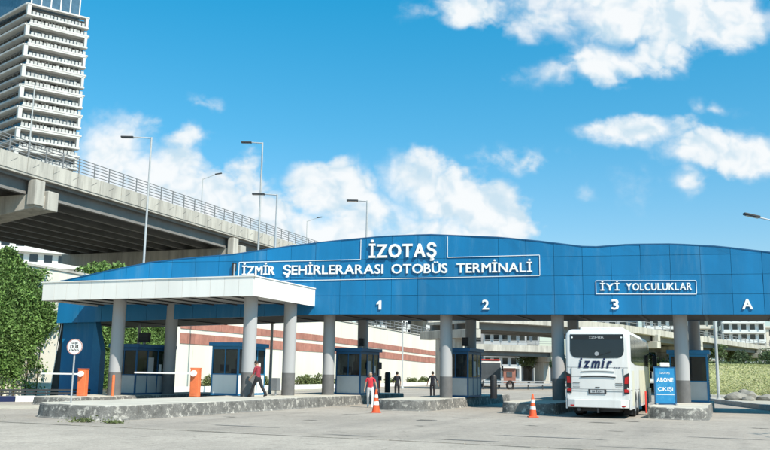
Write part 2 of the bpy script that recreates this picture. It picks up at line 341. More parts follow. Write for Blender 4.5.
# foreground paving: U-direction joint, a shallow gutter lies between it and the road
def lineU(t, s=0): p = Vector((-3.53, 23.41, 0)) + U * t + V * s; return p
pv = [lineU(-70, -40), lineU(60, -40), lineU(60, 0), lineU(-70, 0)]
sheet('forecourt_road', [(p.x, p.y) for p in pv], 0.008, m_pave)
for k in range(34):
    a = lineU(-40 + k * 2.0, 0.02 + random.uniform(-.01, .01))
    if k % 17 == 9: continue
g = MB()
for k in range(30):
    a = lineU(-34 + k * 2.0, 0.0); g.boxa((a.x, a.y, -0.02), U * 1.96, V * 0.22, (0, 0, 0.034 + random.uniform(0, .012)))
o = g.build('gutter', m_pave); struct(o)
m_joint = mat('joint_dirt', (0.13, 0.12, 0.105), 0.95, 0.3, 3)
jb = MB(); r7 = random.Random(3); prev = None
for k in range(0, 150):
    t = -34 + k * .4; w_ = .03 + .07 * max(0, math.sin(k * .31) + r7.uniform(-.5, .8)); c_ = lineU(t, -.05 + r7.uniform(-.02, .02)); cur = (c_ - V * w_ / 2, c_ + V * w_ / 2)
    if prev and r7.random() < .93: jb.poly([(prev[0].x, prev[0].y, .0125), (cur[0].x, cur[0].y, .0125), (cur[1].x, cur[1].y, .0125), (prev[1].x, prev[1].y, .0125)])
    prev = cur
struct(jb.build('paving_joint', m_joint))
# long crack and tar patches on the road, flat print on the surface
m_tar = mat('tar_patch', (0.16, 0.155, 0.15), 0.9, 0.2, 3)
def patch(cx, cy, rx, ry, rot, seed):
    r_ = random.Random(seed); pts = []
    for i in range(18):
        t = 2 * math.pi * i / 18; q = r_.uniform(.75, 1.15)
        x, y = rx * q * math.cos(t), ry * q * math.sin(t)
        pts.append((cx + x * math.cos(rot) - y * math.sin(rot), cy + x * math.sin(rot) + y * math.cos(rot), 0.012))
    b = MB(); b.poly(pts); o = b.build('tar_patch', m_tar); o['kind'] = 'structure'
patch(2.2, 22.3, .9, .09, RZ, 1); patch(-0.9, 23.4, .8, .06, RZ, 2); patch(4.6, 23.8, 1.6, .10, RZ, 3); patch(6.5, 20.6, 1.4, .06, RZ, 5)
patch(-4.2, 26.5, 1.2, .10, RZ, 6); patch(9.6, 24.5, 1.3, .07, RZ, 7)
m_track = mat('tyre_track', (0.20, 0.18, 0.16), 0.9, 0.35, .8)
def stain(cx, cy, rx, ry, rot, seed, m):
    r_ = random.Random(seed); pts = []
    for i in range(26):
        t = 2 * math.pi * i / 26; q = r_.uniform(.6, 1.2); x, y = rx * q * math.cos(t), ry * q * math.sin(t)
        pts.append((cx + x * math.cos(rot) - y * math.sin(rot), cy + x * math.sin(rot) + y * math.cos(rot), 0.016))
    b = MB(); b.poly(pts); o = b.build('road_stain', m); o['kind'] = 'structure'
for i, (x, y, a, c) in enumerate([(8.0, 31.5, .5, .22), (9.4, 32.6, .3, .15), (3.0, 33.2, .35, .15), (-1.2, 34.5, .45, .14), (5.0, 29.0, .25, .1), (-2.5, 30.2, .3, .1), (1.2, 28.0, .2, .08), (12.8, 29.5, .4, .12), (-5.5, 31.5, .3, .1), (7.2, 26.8, .3, .07)]): stain(x, y, a, c, RZ, 90 + i, m_track)
dr = empty('drain_grate', (1.6, 31.2, 0.006), RZ); tag(dr, 'small iron drain grate set in the road in front of the cones', 'drain')
boxo('grate_frame', (-.32, .32, -.22, .22, 0, .012), m_tar, dr)
for k in range(7): boxo('grate_bar', (-.27 + k * .08, -.23 + k * .08, -.18, .18, .0121, .02), m_joint, dr)
# left strip of pale concrete beyond the island, right sidewalk
def slab(name, pts, h, m, kind=True, bevel=0.03):
    b = MB().prism([(x, y, -0.05) for x, y in pts], (0, 0, h + 0.05)); o = b.build(name, m, bevel=bevel)
    if kind: struct(o)
    return o
slab('left_pavement', [(-40, 26.5), (-12.6, 35.5), (-14.6, 38.6), (-22.5, 36.9), (-40, 31)], 0.03, m_walk, bevel=0)
kerbline = [(26.5, 82), (24, 72), (21.9, 58), (20.2, 44.5), (19.4, 36), (19.0, 24)]
slab('right_sidewalk', [(kerbline[i][0] + .3, kerbline[i][1]) for i in range(6)] + [(60, 24), (60, 60), (40, 82)], 0.22, m_walk, bevel=0)
m_kerb = mat('kerb_concrete', (0.34, 0.33, 0.31), 0.9, 0.2, 1.2, 0.3, 20, fine=.12, rand=.1)
kb = empty('kerb'); struct(kb)
for i in range(5):
    a, b = Vector((*kerbline[i], 0)), Vector((*kerbline[i + 1], 0)); d = b - a; n = max(1, int(d.length / 1.5)); d /= n; p = Vector((d.y, -d.x, 0)).normalized() * -0.3
    for k in range(n):
        o = MB(); o.boxa(a + d * (k + .01) - Vector((0, 0, .05)), d * .98, p, (0, 0, .05 + .29 + random.uniform(-.012, .012))); o.build('kerb_stone', m_kerb, kb, bevel=.025)

# traffic islands (peeling black and white kerb paint)
m_isl = mat('island_peeling_paint', (0.15, 0.145, 0.135), 0.9, 0.4, 2.2, 0.6, 14, patch=((0.42, 0.40, 0.36), 4.5, 0.54, 0.62), fine=.45)
m_isl_top = mat('island_top_cement', (0.46, 0.43, 0.37), 0.92, 0.15, 0.8, 0.3, 12, fine=.12)
def island(front_c, w, length, h, rz_vec=V, seed=0, name='traffic_island', bul=.6):
    r_ = random.Random(seed); c = Vector((*front_c, 0)); u = Vector((rz_vec.y, -rz_vec.x, 0)); pts = []
    n = 14
    for i in range(n + 1):
        t = math.pi * i / n; pts.append(c + u * (w / 2 * (-math.cos(t)) * (1)) - rz_vec * (bul * w / 2 * math.sin(t) ** .7))
    L_ = [p for p in pts]
    nb = int(length / 1.2)
    rightside = [c + u * (w / 2) + rz_vec * (length * k / nb) + u * r_.uniform(-.03, .03) for k in range(1, nb + 1)]
    leftside = [c - u * (w / 2) + rz_vec * (length * k / nb) + u * r_.uniform(-.03, .03) for k in range(nb, 0, -1)]
    loop = L_ + rightside + leftside; cen = sum(loop, Vector()) / len(loop)
    mb = MB(); m = len(loop); rings = [(1.03, -0.02), (1.0, 0.06), (0.985, h - .05), (0.97, h - .008), (0.955, h)]
    for (sc, z) in rings:
        for p in loop:
            off = (p - cen); ln = off.length; q = cen + off * ((ln - (1 - sc) * 3) / ln); mb.v.append((q.x, q.y, z + (r_.uniform(-.012, .012) if z > .1 else 0)))
    for k in range(len(rings) - 1):
        for i in range(m):
            j = (i + 1) % m; mb.f.append((k * m + i, k * m + j, (k + 1) * m + j, (k + 1) * m + i)); mb.m.append(0 if k < 3 else 1)
    mb.f.append(tuple((len(rings) - 1) * m + i for i in range(m))); mb.m.append(1)
    o = mb.build(name, [m_isl, m_isl_top], smooth=False); struct(o)
    jn = MB()
    for i in range(0, m, 2):
        p = loop[i]; off = (p - cen); dr_ = off.normalized(); tn = Vector((-dr_.y, dr_.x, 0)); q = p - dr_ * .085
        if (loop[(i + 1) % m] - p).length > .05: jn.boxa(q - tn * .009, tn * .018, dr_ * .035, (0, 0, h - .05))
    jo = jn.build('kerb_joint', m_joint, o); jo['kind'] = 'stuff'
    return o
IH = 0.48
# island one: wide, right edge through (-8.16,28.0) .. (-1.7,41.9)
V25 = Vector((math.sin(R(23.2)), math.cos(R(23.2)), 0)); U25 = Vector((V25.y, -V25.x, 0))
island((-9.95, 29.8), 3.9, 24, IH, V25, 1)
island((1.0, 39.4), 2.5, 15, IH, V, 2)
island((6.45, 37.9), 2.4, 13, IH, V, 3)
island((11.95, 35.1), 2.35, 11.5, IH, V, 4)
island((-14.75, 39.6), 2.5, 12, 0.36, V, 5)

# ------------------------------------------------------------------ lettering
def text_word(s, x0, x1, base, cap, y, m, parent, depth=0.05, bold=0.022, name='letter', shear=0.0, ybk=0.0, split=True):
    """letters of one word between x0 and x1 standing in the parent's xz plane, facing -y"""
    cs_ = []
    for ch in s:
        c = bpy.data.curves.new('letter', 'FONT'); c.body = ch; c.offset = 0.0; c.extrude = 0; c.resolution_u = 3; c.shear = shear
        o = bpy.data.objects.new('tmp', c); COL.objects.link(o); cs_.append(o)
    bpy.context.view_layer.update(); dg = bpy.context.evaluated_depsgraph_get(); ms = []
    H = bpy.data.curves.new('h', 'FONT'); H.body = 'H';  ho = bpy.data.objects.new('h', H); COL.objects.link(ho); bpy.context.view_layer.update(); dg = bpy.context.evaluated_depsgraph_get()
    hb = ho.evaluated_get(dg).to_mesh(); capu = max(v.co.y for v in hb.vertices); bpy.data.objects.remove(ho)
    k = cap / capu
    for o in cs_:
        me = bpy.data.meshes.new_from_object(o.evaluated_get(dg)); ms.append(me); bpy.data.objects.remove(o)
    ws = []
    for me in ms:
        xs = [v.co.x for v in me.vertices]; ws.append((min(xs), max(xs)) if xs else (0, .25))
    tot = sum(b - a for a, b in ws) * k; ex = bold * cap * 3; gap = 0.10 * cap; avail = (x1 - x0) - (gap + ex) * (len(s) - 1) - ex
    sx = avail / tot; x = x0; outs = []
    for me, (a, b), ch in zip(ms, ws, s):
        if not len(me.polygons): x += (b - a) * k * sx; continue
        bm_ = bmesh.new(); bm_.from_mesh(me)
        bmesh.ops.remove_doubles(bm_, verts=bm_.verts, dist=1e-4)
        r_ = bmesh.ops.extrude_face_region(bm_, geom=bm_.faces[:]); 
        for v in [q for q in r_['geom'] if isinstance(q, bmesh.types.BMVert)]: v.co.z += depth / k
        bmesh.ops.recalc_face_normals(bm_, faces=bm_.faces)
        for v in bm_.verts:
            px_, py_, pz_ = v.co; v.co = ((px_ - a) * k * sx, -pz_ * k, py_ * k)
        if bold:
            src = bpy.data.meshes.new('t'); bm_.to_mesh(src); bm_.free(); bm_ = bmesh.new(); e_ = bold * cap * 1.5; i_ = 0
            for dx in (-1, -.33, .33, 1):
                for dz in (-.7, 0, .7):
                    t_ = src.copy(); dd = 0.0006 * (i_ + 1) * (1 if depth > .02 else .25); t_.transform(Matrix.Translation((dx * e_ + e_, -dd, dz * e_ * .8)) @ Matrix.Diagonal((1, 1 - .001 * i_, 1, 1))); bm_.from_mesh(t_); i_ += 1
        bm_.to_mesh(me); bm_.free(); me.materials.clear(); me.materials.append(m); me.name = name
        outs.append((me, x)); x += (b - a) * k * sx + gap + ex
    if split:
        for me, xx in outs: ob(name, me, parent, loc=(xx, y, base))
    else:
        b2 = bmesh.new()
        for me, xx in outs:
            me.transform(Matrix.Translation((xx, 0, 0))); b2.from_mesh(me)
        me = outs[0][0]; b2.to_mesh(me); b2.free(); me.materials.clear(); me.materials.append(m); ob(name, me, parent, loc=(0, y, base))

# ------------------------------------------------------------------ GANTRY (terminal gate)
G0 = Vector((-2.87, 44.93, 0)) + Vector((-math.sin(R(13)), -math.cos(R(13)), 0)) * 1.1
gan = empty('terminal_gate', G0, -R(13))
tag(gan, 'long blue panelled gate canopy with white lettering spanning the numbered bus lanes', 'toll gate')
UA = [-15.3, -14.56, -12.3, -9.9, -7.5, -4.9, -4.1, -1.9, .27, 3.2, 5.55, 9.1, 11.05, 13.39, 15.26, 17.3, 19.3, 21.5, 25.2]
HA = [6.36, 6.51, 6.95, 7.36, 7.58, 7.74, 7.85, 8.12, 8.33, 8.54, 8.58, 8.36, 8.13, 7.79, 7.90, 7.88, 7.73, 7.42, 6.85]
def topz(u): return float(np.interp(u, UA, HA))
BOT = 4.56
def botz(u): return BOT - 0.02 * max(0, -u) * 1.6 if u < 0 else BOT
u0, u1_, PW = -15.3, 25.2, 1.35
ncol = int(round((u1_ - u0) / PW)); PW = (u1_ - u0) / ncol
rows = [BOT, 5.50, 6.42, 7.36, 9.0]
J = 0.007
for i in range(ncol):
    a = u0 + i * PW + J; b = u0 + (i + 1) * PW - J
    for j in range(4):
        z0 = rows[j] + (J if j else -0.0); z1 = rows[j + 1] - J
        if j == 0: za, zb = botz(a), botz(b)
        else: za = zb = z0
        ta, tb, tm = topz(a), topz(b), topz((a + b) / 2)
        if max(ta, tb) <= z0 + .03: continue
        pr = random.uniform(-.008, .008)
        top = []
        for t in (b, (a + b) / 2, a): top.append((t, 0, max(z0 + .01, min(z1, topz(t)))))
        pts = [(a, 0, za), (b, 0, zb)] + top
        q = MB().prism([(x, -0.09 - pr + random.uniform(-.009, .009), z) for x, _, z in pts], (0, 0.085 + pr, 0)); q.build('fascia_panel', m_blue, gan)
# backing, roof, soffit, end caps
D = 5.6
m_bluejoint = mat('blue_joint', (0.006, 0.09, 0.21), 0.6)
sk = math.tan(R(9))  # depth follows the lane direction
def gslab(name, zf0, zf1, y0, y1, m, ua=u0, ub=u1_, n=40):
    mb = MB()
    for i in range(n):
        a = ua + (ub - ua) * i / n; b = ua + (ub - ua) * (i + 1) / n
        A = [(a, zf0(a)), (b, zf0(b)), (b, zf1(b)), (a, zf1(a))]
        f = [(x + y0 * sk, y0, z) for x, z in A]; r_ = [(x + y1 * sk, y1, z) for x, z in A]
        k = len(mb.v); mb.v += f + r_
        fs = [(0, 1, 2, 3), (7, 6, 5, 4), (3, 2, 6, 7), (4, 5, 1, 0)]
        if i == 0: fs.append((0, 3, 7, 4))
        if i == n - 1: fs.append((1, 5, 6, 2))
        for ff in fs: mb.f.append(tuple(k + q for q in ff)); mb.m.append(0)
    return mb.build(name, m, gan)
gslab('fascia_frame', lambda u: botz(u) + .03, lambda u: topz(u) - .03, 0, 0.25, m_bluejoint)
gslab('rear_fascia', lambda u: botz(u) + .03, lambda u: topz(u) - .03, D - .2, D, m_blue)
gslab('roof', lambda u: topz(u) - .14, lambda u: topz(u) - .05, 0.25, D - .2, m_blue)
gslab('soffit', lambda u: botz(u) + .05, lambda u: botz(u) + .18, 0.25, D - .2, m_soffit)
for k in range(14):
    uu = u0 + .8 + k * 3.0
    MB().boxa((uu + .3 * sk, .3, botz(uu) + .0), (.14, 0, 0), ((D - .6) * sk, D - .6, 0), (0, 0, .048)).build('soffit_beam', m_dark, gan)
for yy in (.27, 2.6, 5.1): MB().boxa((u0 + .2 + yy * sk, yy, BOT - .15), (16, 0, 0), (0, .1, 0), (0, 0, .1)) ; 
MB().box(u0, u1_, 0.0, 0.1, BOT - .02, BOT + .03).build('drip_edge', m_dark, gan)
# roof edge trim
mb = MB()
for i in range(60):
    a = u0 + (u1_ - u0) * i / 60; b = u0 + (u1_ - u0) * (i + 1) / 60
    mb.boxa((a, -.11, topz(a) - .012), (b - a, 0, topz(b) - topz(a)), (0, .4, 0), (0, 0, .05))
mb.build('roof_edge', m_bluedk, gan)
# white trim lines round the name
TY = -0.13
def trim(pts):
    for (xa, za), (xb, zb) in zip(pts[:-1], pts[1:]):
        if abs(xa - xb) > abs(za - zb): MB().boxa((xa, TY, za - .014), (xb - xa, 0, zb - za), (0, .025, 0), (0, 0, .028)).build('trim_strip', m_letter, gan)
        else: MB().box(xa - .014, xa + .014, TY, TY + .025, min(za, zb) + .016, max(za, zb) - .016).build('trim_strip', m_letter, gan)
trim([(-4.68, 6.28), (-4.68, 7.30), (1.97, 7.36), (1.97, topz(1.97) - .05)]); trim([(6.47, topz(6.47) - .05), (6.47, 7.40), (11.02, 7.45), (11.02, 6.44), (-4.68, 6.26)])
trim([(13.66, 5.53), (13.66, 6.16), (18.22, 6.13), (18.22, 5.50), (13.66, 5.53)])
LY = -0.10
for w_, a, b in (('İZMİR', -4.48, -2.66), ('ŞEHİRLERARASI', -2.19, 3.18), ('OTOBÜS', 3.60, 6.47), ('TERMİNALİ', 6.93, 10.66)):
    text_word(w_, a, b, 6.62, 0.46, LY, m_letter, gan, depth=.06, bold=.021)
text_word('İZOTAŞ', 2.42, 5.91, 7.44, 0.66, LY, m_letter, gan, depth=.11, bold=.026)
text_word('İYİ', 13.85, 14.75, 5.69, 0.33, LY, m_letter, gan, depth=.04, bold=.02); text_word('YOLCULUKLAR', 15.05, 18.02, 5.69, 0.33, LY, m_letter, gan, depth=.04, bold=.02)
MB().prism([(2.97, LY, 4.80), (3.10, LY, 4.80), (3.10, LY, 5.25), (3.0, LY, 5.25), (2.86, LY, 5.13), (2.86, LY, 5.03), (2.97, LY, 5.09)], (0, -.05, 0)).build('letter', m_letter, gan)
for ch, u_, w_ in (('2', 8.37, .34), ('3', 14.52, .34), ('A', 20.41, .46)):
    text_word(ch, u_ - w_ / 2, u_ + w_ / 2, 4.80, 0.45, LY, m_letter, gan, depth=.05, bold=.026)
# lamp on the fascia left of the name
MB().box(-5.03, -4.83, -.22, -.10, 6.85, 7.25).box(-5.01, -4.93, -.26, -.22, 6.45, 7.28).build('floodlight', m_black, gan); MB().box(-4.92, -4.84, -.25, -.222, 6.3, 7.2).build('floodlight_bracket', m_steel, gan)
# pillars
def column(parent, x, y, z0, z1, r=.31, zb=1.22, m1=m_pillar, m2=m_pillard):
    p = MB().lathe([(r, 0), (r, z1 - z0)], 28).build('pillar', m1, parent, True, (x, y, z0))
    MB().lathe([(r + .006, 0.0), (r + .006, zb)], 28).build('painted_base', m2, p, True)
    return p
def g_local(P): d = Vector((P[0], P[1], 0)) - G0; u = U13; v = Vector((math.sin(R(13)), math.cos(R(13)), 0)); return d.dot(u), d.dot(v)
fr = [(-2.87, 44.93), (3.16, 43.3), (8.62, 42.3), (14.24, 40.92), (19.9, 39.6)]
for i, p in enumerate(fr):
    x, y = g_local(p); column(gan, x, y + .12, 0.3, BOT + .1, .31 if i < 3 else .33)
    q = Vector((*p, 0)) + V * (4.55 if i != 3 else 4.7) + (Vector((.45, 0, 0)) if i == 3 else Vector()); x, y = g_local(q); column(gan, x, y, 0.3, BOT + .1, .30)
# end wall on the left: blue clad slab with tapered fin and dark downpipe
MB().box(-15.15, -13.25, .35, .75, 0, botz(-14) + .1).build('end_wall', m_blue, gan)
MB().prism([(-13.24, .30, 0), (-12.72, .30, 0), (-12.72, .30, 2.6), (-13.18, .30, 4.3), (-13.24, .30, 4.3)], (0, .5, 0)).build('end_fin', m_bluelt, gan)
MB().prism([(-15.75, .5, 0), (-15.30, .5, 0), (-15.17, .5, 4.9), (-15.42, .5, 4.9)], (0, .3, 0)).build('side_post', m_dark, gan)
MB().tube((-15.72, .42, .4), (-15.50, .42, 2.4), .02).tube((-15.50, .42, 2.4), (-15.2, .42, 4.9), .02).build('white_cable', m_letter, gan)

# ------------------------------------------------------------------ small white canopy
CA = Vector((-5.87, 38.3, 0)); CZ0, CZ1 = 4.97, 5.85; CLn, CDp = 12.2, 6.8
can = empty('lane_canopy', CA, RZ)       # local: x to the right (U), y away (V); body is x -12.2..0, y 0..6.8
tag(can, 'flat white panelled canopy on four round pillars over the left lanes', 'canopy')
npn = 16
for i in range(npn):
    a = -CLn + i * CLn / npn; MB().box(a + .008, a + CLn / npn - .008, -.06, 0, CZ0 + random.uniform(-.006, .006), CZ1).build('fascia_panel', m_white, can)
    MB().box(a + .008, a + CLn / npn - .008, CDp, CDp + .06, CZ0, CZ1).build('fascia_panel', m_white, can)
for i in range(9):
    a = i * CDp / 9; MB().box(0.0, .06, a + .004, a + CDp / 9 - .004, CZ0 + random.uniform(-.004, .004), CZ1).build('fascia_panel', m_white, can)
    MB().box(-CLn - .06, -CLn, a + .008, a + CDp / 9 - .008, CZ0, CZ1).build('fascia_panel', m_white, can)
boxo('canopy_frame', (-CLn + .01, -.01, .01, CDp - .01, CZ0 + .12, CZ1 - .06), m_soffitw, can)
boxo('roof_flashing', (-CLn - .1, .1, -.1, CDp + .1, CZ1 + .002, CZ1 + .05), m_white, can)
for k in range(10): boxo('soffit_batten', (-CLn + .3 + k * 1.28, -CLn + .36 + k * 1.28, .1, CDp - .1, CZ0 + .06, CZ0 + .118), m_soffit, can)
for (x, y, z0) in ((-.92, 1.35, .3), (-.70, 4.85, .3), (-8.45, 1.3, .2), (-7.95, 5.0, .2)): column(can, x, y, z0, CZ0 + .14, .32, 1.27)

# ------------------------------------------------------------------ booths
def booth(c, w, l, h, label, z=IH, door=True, paint=None, frame=m_bluedk, rot=RZ):
    """c = near right corner (world). local x from -w to 0, y 0..l"""
    b = empty('ticket_booth', (c[0], c[1], z), rot); tag(b, label, 'booth', 'ticket booths on the lane islands')
    t = .05; sill = 1.02; head = h - .32
    boxo('base_plinth', (-w, 0, 0, l, 0, .09), frame, b)
    pts = [(-w, 0), (-t * 1.4, 0), (-w, l - .07), (-t * 1.4, l - .07)]
    f = MB()
    for x, y in ((-w, 0), (-.07, 0), (-w, l - .07), (-.07, l - .07)): f.box(x, x + .07, y, y + .07, .09, h - .18)
    f.box(-w + .07, -.07, 0.005, .065, sill - .05, sill).box(-w + .07, -.07, 0.005, .065, head, h - .18)
    for yy in (.9, 1.75): f.box(-.065, -.005, yy, yy + .06, .09, h - .18)
    f.box(-.064, -.006, .07, l - .07, sill - .05, sill).box(-.064, -.006, .07, l - .07, head, h - .18)
    f.box(-w + .006, -w + .064, .07, l - .07, sill - .05, sill).box(-w + .006, -w + .064, .07, l - .07, head, h - .18)
    f.box(-w + .07, -.07, l - .064, l - .006, sill - .05, sill).box(-w + .07, -.07, l - .064, l - .006, head, h - .18)
    f.build('booth_frame', frame, b)
    it = MB().box(-w + .3, -w + .75, 1.3, 1.75, .45, .52).box(-w + .3, -w + .36, 1.3, 1.75, .52, 1.25).box(-w + .5, -w + .56, 1.5, 1.56, .09, .45); it.build('chair', m_black, b)
    MB().box(-w + .35, -w + .85, .2, .24, 1.12, 1.45).box(-w + .57, -w + .63, .22, .26, 1.0, 1.12).build('monitor', m_black, b)
    MB().box(-w + .08, -w + .4, l - .5, l - .12, .09, 1.75).build('locker', m_steel, b)
    rf = boxo('roof', (-w - .12, .12, -.14, l + .14, h - .18, h), frame, b, bevel=.015)
    p1 = paint or m_booth
    boxo('lower_panel', (-w + .07, -.07, .02, .05, .09, sill - .05), p1, b)
    boxo('lower_panel', (-w + .07, -.07, l - .05, l - .02, .09, sill - .05), p1, b)
    for a_, c_ in ((.07, .9), (.96, 1.75), (1.81, l - .07)):
        boxo('lower_panel', (-.05, -.02, a_, c_, .09, sill - .05), p1, b)
        pn = boxo('window', (-.045, -.03, a_, c_, sill, head), m_bglass, b)
    boxo('side_panel', (-w + .02, -w + .05, .07, l - .07, .09, sill), p1, b); boxo('window', (-w + .025, -w + .04, .07, l - .07, sill + .001, head), m_bglass, b)
    wn_ = boxo('window', (-w + .07, -.07, .03, .045, sill, head), m_bglass, b)
    boxo('window_mullion', (-w / 2 - .02, -w / 2 + .02, .0, .029, sill, head), frame, wn_)
    boxo('window', (-w + .07, -.07, l - .045, l - .03, sill, head), m_bglass, b)
    if door:
        d = boxo('sliding_hatch', (-.028, .012, .98, 1.40, sill + .05, head - .35), m_booth, b)
        boxo('notice', (-.02, -.004, 1.9, 2.1, sill + .12, sill + .52), m_letter, b)
    boxo('counter', (-w + .1, -.1, .12, .5, .95, 1.0), m_booth, b)
    return b
def signal_box(x, y, z, w, h, label):
    s_ = empty('lane_signal', (x, y, z), RZ); tag(s_, label, 'signal box', 'black signal boxes on booth roofs')
    boxo('housing', (-w / 2, w / 2, -.12, .12, .12, .12 + h), m_black, s_, bevel=.015); boxo('foot', (-.05, .05, -.05, .05, 0, .12), m_steel, s_)
    mb = MB()
    for i in range(5): mb.box(-w / 2 + .04, w / 2 - .04, -.14, -.12, .16 + i * (h - .1) / 5, .16 + i * (h - .1) / 5 + .03)
    mb.build('vent_fins', m_dark, s_)
booth((-12.55, 43.9), 1.6, 3.1, 2.55, 'dark blue booth with grey panels under the left end of the white canopy', z=.36)
b2 = booth((-6.88, 41.05), 1.5, 2.55, 2.5, 'bright blue booth with white panels behind the white canopy pillar', frame=m_bluelt, paint=m_white)
booth((-1.17, 45.5), 1.45, 2.6, 2.45, 'dark blue booth in lane shade below the figure 1', z=IH)
booth((4.40, 44.3), 1.4, 2.5, 2.5, 'dark blue booth below the figure 2 beside a black bollard', z=IH)
booth((15.75, 41.75), 1.75, 2.5, 2.5, 'rightmost blue booth, half hidden by its pillar, next to the blue sign board', frame=m_bluelt)
signal_box(-12.6, 45.3, .36 + 2.55, .62, .52, 'large black signal box on the leftmost booth roof'); signal_box(-1.15, 46.5, IH + 2.45, .30, .42, 'small black signal box on the shaded booth roof in lane one')
signal_box(4.35, 45.2, IH + 2.5, .36, .45, 'black signal box on the booth roof beside the lane two pillar')

# ------------------------------------------------------------------ barriers, bollards, cones, signs
def barrier(x, y, z, arm, label, rz=0):
    b = empty('barrier_gate', (x, y, z), rz); tag(b, label, 'barrier', 'orange barrier gates at the lane entries')
    boxo('housing', (-.2, .2, -.17, .17, .0, 1.22), m_orange, b, bevel=.025)
    boxo('housing_lid', (-.215, .215, -.185, .185, 1.222, 1.27), m_orange, b, bevel=.01)
    boxo('service_door', (-.15, .15, -.178, -.171, .12, .95), m_orange, b)
    MB().tube((-.02, -.17, 1.02), (-.02, -.30, 1.02), .13, n=18).build('arm_hub', m_white, b)
    am = MB().box(-arm, .05, -.28, -.245, .985, 1.05).build('boom_arm', m_white, b)
barrier(-14.2, 41.0, .36, 2.0, 'orange barrier box left of the leftmost booth with its white boom closed', RZ * .3)
barrier(-8.35, 38.6, IH, 2.75, 'orange barrier box between the two left booths with its white boom closed', RZ * .3)
o = MB().lathe([(.07, 0), (.07, .95), (.05, 1.0)], 12).build('marker_post', m_orange, None, True, (-12.95, 41.6, .36)); tag(o, 'thin orange post at the foot of the leftmost canopy pillar', 'post')
for x, y, z, h, lb in ((5.55, 43.2, IH, 1.15, 'thick black bollard beside the booth below figure 2'), (.30, 52.0, IH, 1.2, 'black bollard next to the dark clothed man at the far island end')):
    b = empty('bollard', (x, y, z)); tag(b, lb, 'bollard', 'black bollards')
    MB().lathe([(.17, 0), (.17, h - .08), (.13, h)], 20).build('post', m_black, b, True); MB().lathe([(.175, h * .78), (.175, h * .84)], 20).build('band', m_dark, b, True)
s_ = empty('lane_light', (-.15, 47.1, IH)); tag(s_, 'slim pole with two small black signal heads beside the booth below figure 1', 'traffic light')
MB().tube((0, 0, 0), (0, 0, 1.75), .03).build('pole', m_dark, s_); boxo('signal_head', (-.1, .1, -.1, .1, 1.35, 1.72), m_black, s_); boxo('signal_head', (-.1, .1, -.1, .1, .75, .98), m_black, s_)
m_coneo = mat('cone_orange', (0.80, 0.10, 0.03), 0.5, 0.08, 4, patch=((0.3, 0.08, 0.05), 6, 0.62, 0.8))
def cone(x, y, label, s=1.0):
    c = empty('traffic_cone', (x, y, 0.006)); tag(c, label, 'traffic cone', 'traffic cones on the road'); c.scale = (s, s, s)
    boxo('base', (-.2, .2, -.2, .2, 0, .04), m_coneo, c, bevel=.012)
    MB().lathe([(.155, .04), (.035, .90), (.03, .92)], 20).build('body', m_coneo, c, True)
    for z0, z1 in ((.30, .44), (.58, .70)):
        r_ = lambda z: .155 - (z - .04) * (.12 / .86) + .004
        MB().lathe([(r_(z0), z0), (r_(z1), z1)], 20).build('reflective_band', m_white, c, True)
cone(-.26, 36.55, 'orange cone in front of the person in the red shirt', 1.06); cone(6.02, 34.7, 'orange and white cone standing alone in lane two')
# round stop sign
s_ = empty('stop_sign', (-10.81, 30.16, IH)); tag(s_, 'round white sign with red rim on a thin pole on the left island', 'road sign')
MB().tube((0, 0, 0), (0, 0, 1.95), .03).build('pole', m_steel, s_)
MB().tube((0, -.03, 1.92), (0, -.045, 1.92), .275, n=32).build('disc', m_white, s_)
ring = MB()
for i in range(32):
    t0, t1 = 2 * math.pi * i / 32, 2 * math.pi * (i + 1) / 32
    P_ = lambda r, t: (r * math.cos(t), -.05, 1.92 + r * math.sin(t))
    ring.poly([P_(.245, t0), P_(.245, t1), P_(.275, t1), P_(.275, t0)][::-1])
ring.build('rim', mat('faded_red', (.42, .20, .17), .6), s_)
text_word('GİŞE', -.11, .11, 2.02, .065, -.05, m_black, s_, .004, .01, 'lettering', split=False); text_word('DUR', -.15, .15, 1.865, .12, -.05, m_black, s_, .004, .03, 'lettering', split=False)
text_word('KONTROL', -.18, .18, 1.765, .065, -.05, m_black, s_, .004, .01, 'lettering', split=False)
# blue sign board
s_ = empty('sign_board', (12.35, 37.75, IH), -R(8)); tag(s_, 'upright blue board reading ABONE ÇIKIŞI standing right of the bus', 'sign board')
boxo('board', (-.42, .40, -.04, .04, .06, 1.58), m_signb, s_, bevel=.01)
f = MB().box(-.47, -.42, -.05, .05, 0, 1.62).box(.40, .45, -.05, .05, 0, 1.62).box(-.42, .40, -.05, .05, 1.581, 1.62).box(-.42, .40, -.05, .05, 0.01, .059); f.build('board_frame', m_bluedk, s_)
boxo('foot', (-.44, -.38, -.35, .35, 0, .05), m_steel, s_); boxo('foot', (.36, .42, -.35, .35, 0, .05), m_steel, s_)
boxo('top_lamp', (-.2, .2, -.08, .08, 1.62, 1.80), m_white, s_, bevel=.03)
text_word('İZOTAŞ', -.22, .20, 1.32, .07, -.041, m_letter, s_, .004, .01, 'lettering', split=False)
text_word('ABONE', -.36, .34, .98, .17, -.041, m_letter, s_, .006, .03, 'lettering', split=False)
text_word('ÇIKIŞI', -.33, .31, .60, .15, -.041, m_letter, s_, .006, .012, 'lettering', split=False)
boxo('line', (-.38, .36, -.046, -.041, .42, .44), m_letter, s_)
